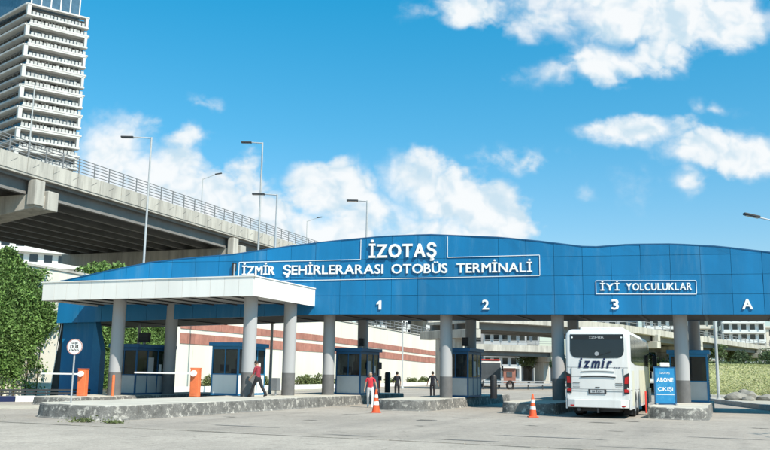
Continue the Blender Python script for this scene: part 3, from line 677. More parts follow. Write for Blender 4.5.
# grey cabinet by canopy pillar, white kiosk posts, small red post beside sign
s_ = empty('utility_box', (-5.15, 42.2, IH), RZ); tag(s_, 'small grey metal cabinet fixed beside the right canopy pillar', 'cabinet')
boxo('housing', (-.24, .12, -.2, .15, .25, .85), mat('cabinet_grey', (.16, .17, .18), .5), s_, bevel=.02); boxo('leg', (-.08, -.02, -.05, .01, 0, .25), m_steel, s_)
o = boxo('marker_post', (12.20, 12.27, 40.2, 40.27, 0, 1.0), m_red, None); tag(o, 'thin red post between the bus and the blue sign board', 'post')

# ------------------------------------------------------------------ BUS
def rrect(w, z0, z1, r, n=5, bot=.05):
    pts = [(-w + bot, z0), (w - bot, z0), (w, z0 + bot)]
    for i in range(n + 1): t = (math.pi / 2) * i / n; pts.append((w - r + r * math.cos(t), z1 - r + r * math.sin(t)))
    for i in range(n + 1): t = math.pi / 2 + (math.pi / 2) * i / n; pts.append((-w + r + r * math.cos(t), z1 - r + r * math.sin(t)))
    pts.append((-w, z0 + bot)); return pts
BUSL = 12.2
bus = empty('coach_bus', (8.64, 34.75, 0), -R(21)); tag(bus, 'white coach seen from behind driving through lane three with izmir on its rear', 'bus')
secs = [(0.0, 1.16, 3.30, .30), (0.012, 1.21, 3.37, .30), (0.05, 1.245, 3.45, .28), (.15, 1.262, 3.52, .26), (.5, 1.27, 3.56, .25), (6, 1.27, 3.58, .25), (10.8, 1.27, 3.56, .25), (11.6, 1.25, 3.42, .3), (12.05, 1.19, 3.05, .35), (12.2, 1.10, 2.5, .4)]
mb = MB(); nn = len(rrect(1, 0, 1, .2))
for si, (y, w, zt, r_) in enumerate(secs):
    for (x, z) in rrect(w, 1.08, zt, r_): 
        yy = y + (0.035 * (z - 1.08) if si <= 3 else 0) - (0.25 * max(0, (z - 1.9)) / 1.6 if si >= 8 else 0)
        mb.v.append((x, yy, z))
for k in range(len(secs) - 1):
    for i in range(nn): j = (i + 1) % nn; mb.f.append((k * nn + i, k * nn + j, (k + 1) * nn + j, (k + 1) * nn + i)); mb.m.append(0)
mb.f.append(tuple(range(nn))[::-1]); mb.f.append(tuple((len(secs) - 1) * nn + i for i in range(nn))); mb.m += [0, 0]
body = mb.build('body', m_bus, bus, True)
# lower sides with wheel arches
def lower_side(x0, x1):
    y0, y1, zb, zt = .06, 12.1, .36, 1.085; pts = [(y0, zt), (y0, zb)]
    for yc in (2.55, 3.85, 9.6)[:3]:
        n = 9; r_ = .56
        for i in range(n + 1):
            t = math.pi - math.pi * i / n; pts.append((yc + r_ * math.cos(t), max(zb, .50 + r_ * .98 * math.sin(t)) if 0 < i < n else zb))
    pts += [(y1, zb), (y1, zt)]
    m_ = MB().prism([(x0, y, z) for y, z in pts], (x1 - x0, 0, 0)); return m_
lower_side(1.225, 1.272).build('side_skirt', m_bus, bus); lower_side(-1.272, -1.225).build('side_skirt', m_bus, bus)
boxo('chassis', (-1.0, 1.0, .5, 11.8, .42, 1.07), m_black, bus)
# rear lower panel, bumper
MB().box(-1.222, 1.222, .02, .12, .74, 1.078).build('engine_cover', m_bus, bus, bevel=.02)
bp_ = MB(); bw = [(-1.25, .30), (-1.2, .02), (-.9, -.08), (.9, -.08), (1.2, .02), (1.25, .30)]
bp_.prism([(x, y, .42) for x, y in bw] , (0, 0, .325)); bp_.build('rear_bumper', m_bus, bus, bevel=.02)
boxo('bumper_reflector', (-1.08, -.8, -.072, -.055, .47, .52), m_lamp, bus); boxo('bumper_reflector', (.8, 1.08, -.072, -.055, .47, .52), m_lamp, bus)
MB().tube((-.75, .3, .34), (-.75, -.05, .34), .07, n=12).build('exhaust_pipe', m_dark, bus); boxo('tow_bar', (-.03, .03, -.06, .3, .22, .41), m_dark, bus)
boxo('rear_axle', (-.9, .9, 2.4, 2.7, .4, .6), m_black, bus); boxo('engine_sump', (-.8, .8, .35, 1.9, .26, .42), m_black, bus); 
# rear window
def rear_y(z): return 0.035 * max(0, z - 1.08)
def rpanel(name, pts, off, m, th=.02, parent=bus):
    return MB().prism([(x, rear_y(z) - off, z) for x, z in pts], (0, th, 0)).build(name, m, parent)
win = [(-1.06, 3.34), (-1.06, 2.55)] + [(-.98 + .0 - .0 + .30 * (1 - math.cos(t)) - .06, 2.55 - .20 * math.sin(t)) for t in (R(25), R(50), R(75), R(90))]
win = [(-1.06, 3.34), (-1.07, 2.66), (-1.03, 2.52), (-.95, 2.43), (-.82, 2.39), (0, 2.37), (.82, 2.39), (.95, 2.43), (1.03, 2.52), (1.07, 2.66), (1.06, 3.34)]
rw = rpanel('rear_window', win, .012, m_glass)
rpanel('window_header', [(-1.02, 3.30), (-1.02, 3.12), (1.02, 3.12), (1.02, 3.30)], .0145, m_black, .002, rw)
text_word('İZMİR', -.3, .3, 3.17, .07, rear_y(3.2) - .016, m_booth, rw, .002, .0, 'lettering', split=False)
MB().tube((0, rear_y(2.5) - .014, 2.55), (0, rear_y(2.5) - .03, 2.55), .085, n=20).build('emblem', m_steel, rw)
for s in (-1, 1): MB().tube((s * .98, -.0 + rear_y(3.2) - .014, 3.21), (s * .98, rear_y(3.2) - .03, 3.21), .035, n=10).build('marker_lamp', m_letter, bus)
rpanel('wiper', [(-.02, 2.44), (.55, 2.62), (.55, 2.645), (-.02, 2.465)], .03, m_black, .01, rw)
boxo('hatch_handle', (-.09, .09, -.012, .02, 1.20, 1.235), m_dark, bus)
for s in (-1, 1): boxo('mudflap', (s * 1.02 - .18, s * 1.02 + .18, 1.75, 1.78, .12, .5), m_black, bus)
# engine hatch seams, louvres, lamps
for a in ((-1.2, 1.2, 2.0, 2.008), (-1.2, -.62, 1.635, 1.643), (-1.03, -1.022, 1.1, 2.0), (1.022, 1.03, 1.1, 2.0), (-1.02, 1.02, 1.14, 1.148)):
    boxo('seam', (a[0], a[1], rear_y(a[2]) - .006, rear_y(a[3]) + .006, a[2], a[3]), m_dark, bus)
def arcbar(name, x0, x1, z, sag, th, m, off=.02):
    mb = MB(); n = 10
    for i in range(n):
        a = x0 + (x1 - x0) * i / n; b = x0 + (x1 - x0) * (i + 1) / n; q = lambda x: z + sag * (1 - ((2 * (x - x0) / (x1 - x0)) - 1) ** 2)
        mb.boxa((a, -off + rear_y(z), q(a)), (b - a, 0, q(b) - q(a)), (0, off + .01, 0), (0, 0, th))
    mb.build(name, m, bus)
arcbar('louvre', -.62, .68, 1.84, .03, .035, m_bus, .035); arcbar('louvre', -.64, .72, 1.64, .03, .05, m_bus, .05); arcbar('louvre_shadow_gap', -.64, .72, 1.60, .03, .035, m_dark, .012); arcbar('louvre_shadow_gap', -.60, .66, 1.80, .03, .03, m_booth, .012)
for k in range(3):
    for s in (-1, 1): boxo('vent_slot', (s * .84 - .14, s * .84 + .14, -.006, .004, 1.22 + k * .08, 1.235 + k * .08), m_dark, bus)
for s in (-1, 1):
    l_ = MB().prism([(s * 1.03, -.02, .98), (s * 1.225, .02, .98), (s * 1.24, .02, 1.80), (s * 1.06, -.02, 1.72)], (0, .07, 0)).build('tail_lamp', m_black, bus)
    MB().prism([(s * 1.06, -.032, 1.38), (s * 1.20, .0, 1.38), (s * 1.215, .0, 1.66), (s * 1.08, -.032, 1.62)], (0, .03, 0)).build('lens', m_lamp, l_)
    MB().prism([(s * 1.05, -.032, 1.04), (s * 1.20, .0, 1.04), (s * 1.20, .0, 1.16), (s * 1.05, -.032, 1.16)], (0, .03, 0)).build('lens', m_lamp, l_)
pl = boxo('number_plate', (-.28, .26, -.02, .01, 1.0, 1.12), m_booth, bus); text_word('35 İZM', -.22, .2, 1.03, .065, -.022, m_black, pl, .003, .02, 'lettering', split=False)
boxo('plate_recess', (-.36, .34, -.012, .006, .97, 1.15), m_dark, bus)
# logo
text_word('izmir', -.74, .60, 1.99, .40, .022, m_logo, bus, .008, .03, 'logo_letter', shear=.3); 
for k in range(3): boxo('logo_dot', (.66 + k * .09, .71 + k * .09, .015, .035, 1.99, 2.02), m_logo, bus)
# side windows right and left
yy = .75
for i, (a, b) in enumerate([(.7, 2.4), (2.45, 4.2), (4.25, 6.0), (6.05, 7.8), (7.85, 9.6), (9.65, 10.75)]):
    for s in (-1, 1):
        zt0, zt1 = (3.34, 3.36) if i < 5 else (3.36, 3.1)
        zl = 2.15
        MB().prism([(s * 1.262, a, zl + (.12 if i == 0 else 0)), (s * 1.262, b, zl), (s * 1.262, b, zt1), (s * 1.262, a, zt0)], (s * .02, 0, 0)).build('side_window', m_glass, bus)
for s in (-1, 1):
    MB().prism([(s * 1.258, 10.8, 1.35), (s * 1.258, 11.45, 1.35), (s * 1.258, 11.35, 3.0), (s * 1.258, 10.8, 3.1)], (s * .02, 0, 0)).build('front_door' if s > 0 else 'driver_window', m_glass, bus)
    for a, b in ((.9, 1.9), (4.6, 6.1), (6.2, 7.7), (7.8, 8.9)): 
        MB().box(s * 1.273, s * 1.279, a, b, .48, 1.95 if a > 4 else 1.9).build('luggage_door', m_buscr, bus)
    for yc, wd in ((2.55, .3), (3.85, .3), (9.6, .28)):
        wh = MB(); prof = [(.30, 0), (.49, .02), (.51, .08), (.51, wd - .06), (.48, wd - .01), (.30, wd - .02)]; k = len(wh.v)
        wh.lathe(prof, 28); me_o = wh.build('wheel', m_rubber, bus, True); me_o.rotation_euler = (0, R(90) * s, 0); me_o.location = (s * (1.25 - wd), yc, .51)
        rm = MB().lathe([(.29, wd - .08), (.28, wd - .012), (.24, wd - .05), (.12, wd - .04), (.1, wd - .012)], 24).build('rim', m_steel, me_o, True)
# wheels' dual and roof equipment
MB().box(-.85, .85, 2.2, 5.2, 3.53, 3.74).build('air_conditioner', m_bus, bus, bevel=.07); MB().box(-.35, .35, 6.5, 7.3, 3.55, 3.66).build('roof_hatch', m_bus, bus, bevel=.04)
MB().box(-.75, .55, .75, 1.5, 3.5, 3.68).build('rear_spoiler', m_bus, bus, bevel=.06)
for s in (-1, 1):
    mr = MB().tube((s * 1.15, 12.0, 2.95), (s * 1.5, 12.15, 2.75), .035).build('mirror_arm', m_black, bus)
    MB().box(s * 1.5 - .12, s * 1.5 + .12, 12.05, 12.2, 2.15, 2.78).build('mirror', m_black, bus, bevel=.03)
boxo('windscreen', (-1.02, 1.02, 12.15, 12.2, 1.35, 2.35), m_glass, bus)

# ------------------------------------------------------------------ OVERPASS (left)
E0 = Vector((-25.2, 53.9, 0)); Ed = Vector((.352, .936, 0)).normalized(); En = Vector((-Ed.y, Ed.x, 0))  # En points away from the camera side
HT = 15.7; PT = .95; WO = 20.4
ov = empty('overpass', E0, math.atan2(Ed.y, Ed.x)); tag(ov, 'high concrete overpass with steel railing crossing behind the gate on the left', 'bridge')
# local: x along the bridge, y to the far side (En), near edge at y=0
x0_, x1__ = -45, 135
boxo('deck', (x0_, x1__, .05, WO - .05, HT - PT - .28, HT - PT + .02), m_bridge, ov)
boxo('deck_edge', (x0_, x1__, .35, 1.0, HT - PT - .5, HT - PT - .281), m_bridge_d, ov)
for k in range(int((x1__ - x0_) / 2.5)):
    a = x0_ + k * 2.5; 
    for yv in (0, WO - .28):
        o = MB(); o.prism([(a + .02, yv, HT - PT - .12), (a + 2.48, yv, HT - PT - .12), (a + 2.48, yv, HT), (a + .02, yv, HT)], (0, .28, 0)); o.build('parapet_panel', m_bridge, ov)
mark = MB()
for k in range(90): mark.boxa((x0_ + k * 2, -.012, HT - .62), (.55, 0, .34), (0, .011, 0), (.04, 0, .0) if False else (0, 0, .035))
o = mark.build('parapet_relief', m_bridge_d, ov); o['kind'] = 'stuff'
for i in range(9):
    y = .9 + i * (WO - 1.8) / 8
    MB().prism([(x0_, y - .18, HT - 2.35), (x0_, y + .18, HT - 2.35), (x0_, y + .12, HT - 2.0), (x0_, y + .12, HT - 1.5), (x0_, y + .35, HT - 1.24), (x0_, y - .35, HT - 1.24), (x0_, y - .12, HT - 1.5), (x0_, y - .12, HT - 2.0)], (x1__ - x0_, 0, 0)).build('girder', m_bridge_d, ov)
post_me = None
for k in range(110):
    x = x0_ + k * 1.7
    if x > x1__ - 1: break
    if post_me is None: post_me = MB().box(-.035, .035, -.035, .035, 0, 1.15).mesh('railing_post', m_rail)
    ob('railing_post', post_me, ov, loc=(x, .14, HT)); ob('railing_post', post_me, ov, loc=(x, WO - .14, HT))
for yv in (.14, WO - .14):
    for z in (.2, .45, .7, .92, 1.14): MB().tube((x0_, yv + .0, HT + z), (x1__, yv, HT + z), .035, n=8).build('rail', m_rail, ov)
def pier(x, parent=ov, W_=WO, H_=HT - 2.36):
    p = MB(); cap = MB()
    # hammerhead cap: tapered ends
    prof = [(.1, H_ - 1.0), (-.15, H_ - .9), (-.15, H_), (W_ + .15, H_), (W_ + .15, H_ - .9), (W_ - .1, H_ - 1.0), (W_ * .68, H_ - 1.9), (W_ * .32, H_ - 1.9)]
    c_ = MB().prism([(x - .9, y, z) for y, z in prof], (1.8, 0, 0)).build('pier_cap', m_bridge, parent, bevel=.06)
    MB().box(x - .9, x + .9, W_ * .32, W_ * .44, 0, H_ - 1.91).box(x - .9, x + .9, W_ * .56, W_ * .68, 0, H_ - 1.91).build('pier_column', m_bridge, parent, bevel=.1)
    MB().box(x - 1.1, x - .2, -.28, .4, H_ - .8, H_ + .95).build('bearing_block', m_bridge, parent, bevel=.04)
    MB().box(x + .0, x + 1.0, -.45, .45, H_ - 1.0, H_ + .35).build('bearing_block', m_bridge, parent, bevel=.05)
for px_ in (-22.5, 4.2, 30.5, 57, 84, 111): pier(px_)

# ------------------------------------------------------------------ right-hand bridge (curved), low bridge
def ribbon_bridge(name, pts, h, w, label, piers, post_sp=2.5, pt=1.0):
    root = empty(name); tag(root, label, 'bridge')
    P = [Vector((x, y, 0)) for x, y in pts]
    # resample
    out = []; 
    for i in range(len(P) - 1):
        n = max(1, int((P[i + 1] - P[i]).length / 6)); out += [P[i].lerp(P[i + 1], k / n) for k in range(n)]
    out.append(P[-1])
    for _ in range(3): out = [out[0]] + [(out[i - 1] + out[i] * 2 + out[i + 1]) / 4 for i in range(1, len(out) - 1)] + [out[-1]]
    T = [(out[min(i + 1, len(out) - 1)] - out[max(i - 1, 0)]).normalized() for i in range(len(out))]
    Nn = [Vector((-t.y, t.x, 0)) for t in T]
    def strip(nm, ya, yb, za, zb, m):
        mb = MB(); 
        for p, q in zip(out, Nn):
            a, b = p + q * ya, p + q * yb
            mb.v += [(a.x, a.y, za), (b.x, b.y, za), (b.x, b.y, zb), (a.x, a.y, zb)]
        for i in range(len(out) - 1):
            for k in range(4): j = (k + 1) % 4; mb.f.append((i * 4 + j, i * 4 + k, (i + 1) * 4 + k, (i + 1) * 4 + j)); mb.m.append(0)
        mb.f.append((0, 1, 2, 3)); e_ = (len(out) - 1) * 4; mb.f.append((e_ + 3, e_ + 2, e_ + 1, e_)); mb.m += [0, 0]
        return mb.build(nm, m, root)
    strip('parapet', 0, .28, h - pt, h, m_bridge); strip('parapet', w - .28, w, h - pt, h, m_bridge)
    strip('deck', .3, w - .3, h - pt - .05, h - pt + .25, m_bridge)
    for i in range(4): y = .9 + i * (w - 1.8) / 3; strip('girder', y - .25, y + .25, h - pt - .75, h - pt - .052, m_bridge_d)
    strip('rail', .10, .16, h + .75, h + .82, m_rail); strip('rail', .10, .16, h + .38, h + .44, m_rail)
    pm = MB().box(-.04, .04, -.04, .04, 0, .8).mesh('railing_post', m_rail)
    tot = 0
    for i in range(len(out) - 1):
        n = max(1, int((out[i + 1] - out[i]).length / post_sp))
        for k in range(n):
            p = out[i].lerp(out[i + 1], k / n) + Nn[i] * .13; ob('railing_post', pm, root, loc=(p.x, p.y, h))
    for px_, py_ in piers:
        i = min(range(len(out)), key=lambda q: (out[q] - Vector((px_, py_, 0))).length); p, t, q = out[i], T[i], Nn[i]
        H_ = h - pt - .75
        MB().boxa(p - q * .35 - t * .7 + Vector((0, 0, H_ - .9)), t * 1.4, q * (w + .7), (0, 0, .898)).build('pier_cap', m_bridge, root, bevel=.05)
        MB().boxa(p - q * .4 - t * .45 + Vector((0, 0, H_ )), t * .9, q * .8, (0, 0, .9)).build('bearing_block', m_bridge, root, bevel=.05)
        MB().boxa(p + q * (w * .3) - t * .6, t * 1.2, q * (w * .4), (0, 0, H_ - .902)).build('pier_column', m_bridge, root, bevel=.08)
    return root
ribbon_bridge('ramp_bridge', [(9.3, 88.2), (18.2, 92.2), (24.4, 96.1), (36, 113), (51.5, 134.5), (78, 171), (120, 230)], 7.75, 9, 'pale concrete ramp bridge with railing curving away behind the right lanes', [(10.2, 88.6), (36, 113), (49.5, 131), (70, 160)], pt=.8)
ribbon_bridge('road_bridge', [(11.2, 145.8), (16.7, 148), (30.5, 153.6)], 6.7, 8, 'low white concrete bridge seen straight through lane two', [(29.6, 153.2), (12, 146.1)], pt=1.15)

# ------------------------------------------------------------------ RETAINING WALL
Wd = Vector((.375, 1, 0)).normalized(); W0 = Vector((-17 + .375 * (40 - 62), 40, 0)); wl = empty('retaining_wall', W0, math.atan2(Wd.y, Wd.x)); tag(wl, 'long cream retaining wall with two terracotta bands and a railing on top', 'wall')
WL = 98; 
def wtop(x): return 7.75 - (1.0) * min(1, x / 92)
def hslab(nm, xa, xb, y0, y1, za, zb, m, parent=wl, n=1):
    return MB().prism([(xa, y0, za(xa)), (xb, y0, za(xb)), (xb, y0, zb(xb)), (xa, y0, zb(xa))], (0, y1 - y0, 0)).build(nm, m, parent)
for k in range(20):
    a = k * WL / 20; b = (k + 1) * WL / 20
    hslab('wall_panel', a + .01, b - .01, 0, .5, lambda x: -.1, wtop, m_wall)
hslab('wall_core', 0, WL, .05, .55, lambda x: -.1, lambda x: wtop(x) - .03, m_bridge_d)
b1t = lambda x: 5.38 - .62 * max(0, (x - 55)) / 42; b1b = lambda x: b1t(x) - .62
b2t = lambda x: 4.42 - .62 * max(0, (x - 55)) / 42; b2b = lambda x: b2t(x) - .80
for k in range(72):
    a = 27.5 + k * .98
    for t_, b_ in ((b1t, b1b), (b2t, b2b)): hslab('terracotta_slab', a + .012, a + .968, -.05 - random.uniform(0, .012), -.001, b_, t_, m_brick)
hslab('coping', 0, WL, -.08, .6, lambda x: wtop(x) + .002, lambda x: wtop(x) + .14, m_bridge)
pm = MB().box(-.04, .04, -.04, .04, 0, 1.15).mesh('railing_post', m_rail)
for k in range(18, 60): x = .5 + k * 1.62; ob('railing_post', pm, wl, loc=(x, .25, wtop(x) + .14))
for z in (.35, .7, 1.1): hslab('rail', 29.6, WL, .2, .27, lambda x: wtop(x) + .14 + z, lambda x: wtop(x) + .22 + z, m_rail)
# planter kerb and shrubs at the wall foot
boxo('planter_kerb', (22, WL, -2.3, -2.0, 0, .42), m_white, wl)
# ------------------------------------------------------------------ foliage helpers
def leaves_mesh(name, P, size, m, up_bias=0.0, seed=0, aspect=1.6):
    r_ = np.random.default_rng(seed); n = len(P); nv = r_.normal(size=(n, 3)); nv[:, 2] += up_bias; nv /= np.linalg.norm(nv, axis=1)[:, None]
    t = r_.normal(size=(n, 3)); t -= (t * nv).sum(1)[:, None] * nv; t /= np.linalg.norm(t, axis=1)[:, None]; b = np.cross(nv, t)
    s = size * r_.uniform(.6, 1.35, size=(n, 1)); a = t * s * aspect / 1.6; c = b * s / 1.6
    Vv = np.stack([P - a, P + c * .9, P + a, P - c * .9], 1).reshape(-1, 3)
    me = bpy.data.meshes.new(name); me.vertices.add(4 * n); me.vertices.foreach_set('co', Vv.ravel().astype(np.float32))
    me.loops.add(4 * n); me.loops.foreach_set('vertex_index', np.arange(4 * n, dtype=np.int32)); me.polygons.add(n); me.polygons.foreach_set('loop_start', np.arange(0, 4 * n, 4, dtype=np.int32))
    me.update(calc_edges=True); me.materials.append(m); return me
def clumps(cx, rad, nclump, per, cr, seed, low=-.2):
    r_ = np.random.default_rng(seed); out = []
    for i in range(nclump):
        d = r_.normal(size=3); d /= np.linalg.norm(d); d[2] = abs(d[2]) * (1) if d[2] > low else d[2] * .4
        c = np.array(cx) + d * np.array(rad) * r_.uniform(.45, 1.0); q = r_.normal(size=(per, 3)); q /= np.linalg.norm(q, axis=1)[:, None]
        out.append(c + q * (r_.uniform(.5, 1.0, size=(per, 1)) ** .5) * cr * r_.uniform(.6, 1.3))
    return np.concatenate(out)
def tree_meshes(h, cw, seed, leafm, nc=42, per=70, ls=.16):
    r_ = random.Random(seed); tr = MB(); th = h * .38
    pts = [Vector((0, 0, -.1)), Vector((r_.uniform(-.1, .1), r_.uniform(-.1, .1), th * .5)), Vector((r_.uniform(-.2, .2), r_.uniform(-.2, .2), th)), Vector((0, 0, h * .8))]
    for i in range(3): tr.tube(pts[i], pts[i + 1], (.16, .13, .10)[i] * h / 6, (.13, .10, .03)[i] * h / 6, 8)
    for i in range(6):
        t = 2 * math.pi * i / 6 + r_.uniform(-.4, .4); tr.tube(pts[2] + Vector((0, 0, r_.uniform(-.3, .6))), (cw * .7 * math.cos(t), cw * .7 * math.sin(t), h * r_.uniform(.55, .85)), .05 * h / 6, .015, 6)
    P = clumps((0, 0, h * .66), (cw, cw, h * .34), nc, per, cw * .34, seed)
    return tr.mesh('trunk', m_bark), leaves_mesh('crown', P, ls, leafm, seed=seed)
kinds = [tree_meshes(6.5, 2.3, 3, m_leaf), tree_meshes(6.0, 1.9, 4, m_leaf2), tree_meshes(7.0, 2.1, 5, m_leaf), tree_meshes(5.2, 2.4, 8, m_leaf2)]
def tree(x, y, z, k, s, label, rz=0, group='trees behind the grass bank', sz=None):
    t = empty('tree', (x, y, z), rz); tag(t, label, 'tree', group); t.scale = (s, s, sz or s)
    ob('trunk', kinds[k][0], t); ob('crown', kinds[k][1], t)
# ------------------------------------------------------------------ grass bank at the right, with trees
def bank_h(x, y):
    # distance beyond the kerb line
    t = (y - 66) / 12; return .2 + 2.5 * max(0, min(1, t)) ** 1.0
nx, ny = 60, 20; mb = MB()
for j in range(ny):
    for i in range(nx):
        x = 24.3 + i * 2.2; y = 66 + j * 2.4 + (j > 8) * (j - 8) * 9 - (0 if i else 0); z = bank_h(x, y) + .08 * math.sin(x * 1.3) * math.sin(y * .9); mb.v.append((x + (y - 66) * .12, y, z if j else 0.0))
for j in range(ny - 1):
    for i in range(nx - 1): a = j * nx + i; mb.f.append((a, a + 1, a + nx + 1, a + nx)); mb.m.append(0)
m_gr = mat('dry_grass_soil', (0.38, 0.37, 0.19), 0.95, 0.15, 0.2, 0.5, 5, fine=.15, patch=((0.42, 0.37, 0.24), .25, .5, .7)); struct(mb.build('grass_bank', m_gr))
r_ = np.random.default_rng(5); n = 90000
gx = r_.uniform(24.6, 75, n); gy = 66.5 + r_.uniform(0, 1, n) ** 1.4 * 20; gz = np.array([bank_h(a, b) for a, b in zip(gx, gy)])
P = np.stack([gx + (gy - 66) * .12, gy, gz + .05 + r_.uniform(0, .16, n)], 1); me = leaves_mesh('grass', P, .055, m_grassl, up_bias=1.6, seed=9, aspect=2.6); tag(ob('grass', me), 'dry yellow green grass growing on the bank at the right', 'grass', kind='stuff')
tl = [(35, 122, 0, 1.0, 'bushy tree under the right bridge, just right of the coach'), (39.5, 128, 1, .9, 'dark tree between the coach and the last pillar'), (50, 128, 2, .92, 'slim tree right behind the lamp post'),
      (55, 132, 1, .9, 'dark narrow tree second from the lamp post'), (58.5, 127, 0, .85, 'light green tree in the middle of the bank row'), (62, 138, 3, 1.1, 'broad low tree in the bank row'), (66, 132, 2, .9, 'tall tree under the far bridge span'),
      (69.5, 140, 0, 1.0, 'green tree near the right end of the bank row'), (73, 146, 1, 1.1, 'dark tree near the right frame edge of the bank row'), (78, 150, 2, 1.0, 'rightmost tree of the bank row'), (44.5, 133, 3, 1.0, 'low dark tree seen just left of the last pillar')]
for q_ in range(12):
    tl.append((37 + q_ * 3.6, 138 + (q_ % 3) * 3 + q_, (q_ * 3) % 4, .8 + .25 * ((q_ * 5) % 3) / 2, 'tree %s in the back row behind the grass bank' % ('under the first bridge span', 'just left of the last pillar', 'hidden half by the last pillar', 'right behind the last booth', 'beside the lamp post', 'right of the lamp post', 'under the second pier cap', 'left of the far pier', 'at the far pier', 'right of the far pier', 'near the frame edge', 'at the frame edge')[q_]))
for i, (x, y, k, s, lb) in enumerate(tl): tree(x * 1.08, y * 1.08, bank_h(x, y) - .1, k, s * .72, lb, i * 1.3, sz=s * .68)
tree(15.9, 22.2, 0, 0, .85, 'roadside tree just outside the right frame edge, its shadow on the road', 0, None)
# hedge of undergrowth behind the bank
P = np.stack([r_.uniform(24, 100, 40000), r_.uniform(118, 124, 40000) , 2.7 + np.abs(r_.normal(0, .6, 40000))], 1); P[:, 1] += (P[:, 0] - 24) * .5
tag(ob('undergrowth', leaves_mesh('undergrowth', P, .22, m_leaf2, seed=3)), 'dark tangled undergrowth below the trees behind the grass bank', 'undergrowth', kind='stuff')

# ivy on the wall (left), bush on the wall top
def wallpt(x, y, z): return W0 + Wd * x + Vector((-Wd.y, Wd.x, 0)) * y + Vector((0, 0, z))
def ivy_pts(n, seed, xa, xb, za, zb, shape):
    r_ = np.random.default_rng(seed); out = []
    lump = [(r_.uniform(xa, xb), r_.uniform(za, zb), r_.uniform(.1, .38)) for _ in range(70)]
    while len(out) < n:
        x = r_.uniform(xa, xb); z = r_.uniform(za, zb)
        if not shape(x, z, r_): continue
        d = .12 + max([0] + [q * (1 - math.hypot(x - a, z - b) / 1.1) for a, b, q in lump if abs(x - a) < 1.1 and abs(z - b) < 1.1])
        out.append(wallpt(x, -r_.uniform(.02, .25 + d), z)[:])
    return np.array(out)
def sh1(x, z, r_):
    edge = 12.6 + .9 * math.sin(z * 1.5 + 1) - (1.0 if z < 1.3 else 0) - (1.6 if z > 7.6 else 0)
    if x > edge + r_.normal(0, .5): return False
    if z > 8.9 - .10 * max(0, x - 3) - .22 * max(0, x - 9) + .25 * math.sin(x * 2.1) + r_.normal(0, .12): return False
    if z < 1.7 + .6 * math.sin(x * 2.3) + .4 * math.sin(x * 5.1): return r_.uniform() < .12
    return True
iv = empty('ivy'); tag(iv, 'dense green ivy hanging over the cream wall at the far left', 'ivy')
o = ob('foliage', leaves_mesh('foliage', ivy_pts(85000, 21, .5, 14.5, .3, 9.2, sh1), .10, m_ivy, seed=2), iv)
st = MB()
for k in range(14):
    x = 1 + k * .9; a = wallpt(x, -.08, 0); b = wallpt(x + random.uniform(-.5, .5), -.1, 4); st.tube(a, b, .04, .02, 6)
st.build('stem', m_bark, iv)
def sh2(x, z, r_): return z < 6.3 + .4 * math.sin(x * 1.7) and (z > .4 or r_.uniform() < .3) and not (x > 25.4 + .7 * math.sin(z * 1.9))
iv = empty('ivy'); tag(iv, 'ivy strip on the wall between the blue end wall and the leftmost booth', 'ivy')
ob('foliage', leaves_mesh('foliage', ivy_pts(60000, 22, 16.8, 26.5, .3, 6.8, sh2), .10, m_ivy, seed=4), iv)
st = MB()
for k in range(9): a = wallpt(17.5 + k * .9, -.08, 0); st.tube(a, a + Vector((.2, .2, 3.5)), .04, .02, 6)
st.build('stem', m_bark, iv)
b = empty('bush', wallpt(20.2, 1.6, 7.6)); tag(b, 'round green bush growing on top of the cream wall beside the white canopy', 'bush')
ob('foliage', leaves_mesh('foliage', clumps((0, 0, .5), (1.7, 1.5, .75), 40, 90, .5, 31), .14, m_ivy, seed=6), b); MB().tube((0, 0, -.6), (0, 0, .6), .08, .03, 6).build('stem', m_bark, b)
# shrubs along the wall foot
shl = ['dry shrub right behind the barrier between the left booths, left one', 'smaller dry shrub behind the same barrier, right one', 'dry shrub behind the bright blue booth, left one', 'dry shrub behind the bright blue booth, right one',
       'leftmost of the dry shrubs between canopy pillar and gate pillar', 'tallest dry shrub behind the small orange posts', 'dry shrub above the middle orange post', 'small dry shrub right of the orange posts', 'small shrub just right of the first gate pillar',
       'small shrub behind the booth of lane one', 'shrub at the wall foot left of the thin lamp post', 'shrub at the wall foot right of the thin lamp post', 'shrub nearest the lane two pillar at the wall foot']
for i, (x, s) in enumerate([(30.5, .9), (32.5, .7), (37, 1.0), (38.8, .8), (47, .8), (49.0, 1.0), (51, .9), (53.2, .7), (57, .6), (66, .5), (72, .7), (80, .6), (85, .7)]):
    b = empty('shrub', wallpt(x, -1.1, .2)); tag(b, shl[i], 'shrub', 'dry shrubs along the foot of the banded wall')
    ob('foliage', leaves_mesh('foliage', clumps((0, 0, .5 * s), (1.1 * s, .5, .65 * s), 22, 45, .3, 40 + i), .10, m_shrub, seed=i), b); MB().tube((0, 0, -.2), (0, 0, .5 * s), .04, .02, 6).build('stem', m_bark, b)
for i, x in enumerate((51.2, 54.2, 57.2)):
    p = wallpt(x, -5.2, 0); o = MB().lathe([(.09, 0), (.09, .8), (.06, .85)], 12).build('marker_post', m_orange, None, True, (p.x, p.y, 0)); tag(o, ('left', 'middle', 'right')[i] + ' one of three small faded orange posts before the banded wall', 'post', 'orange posts by the banded wall')

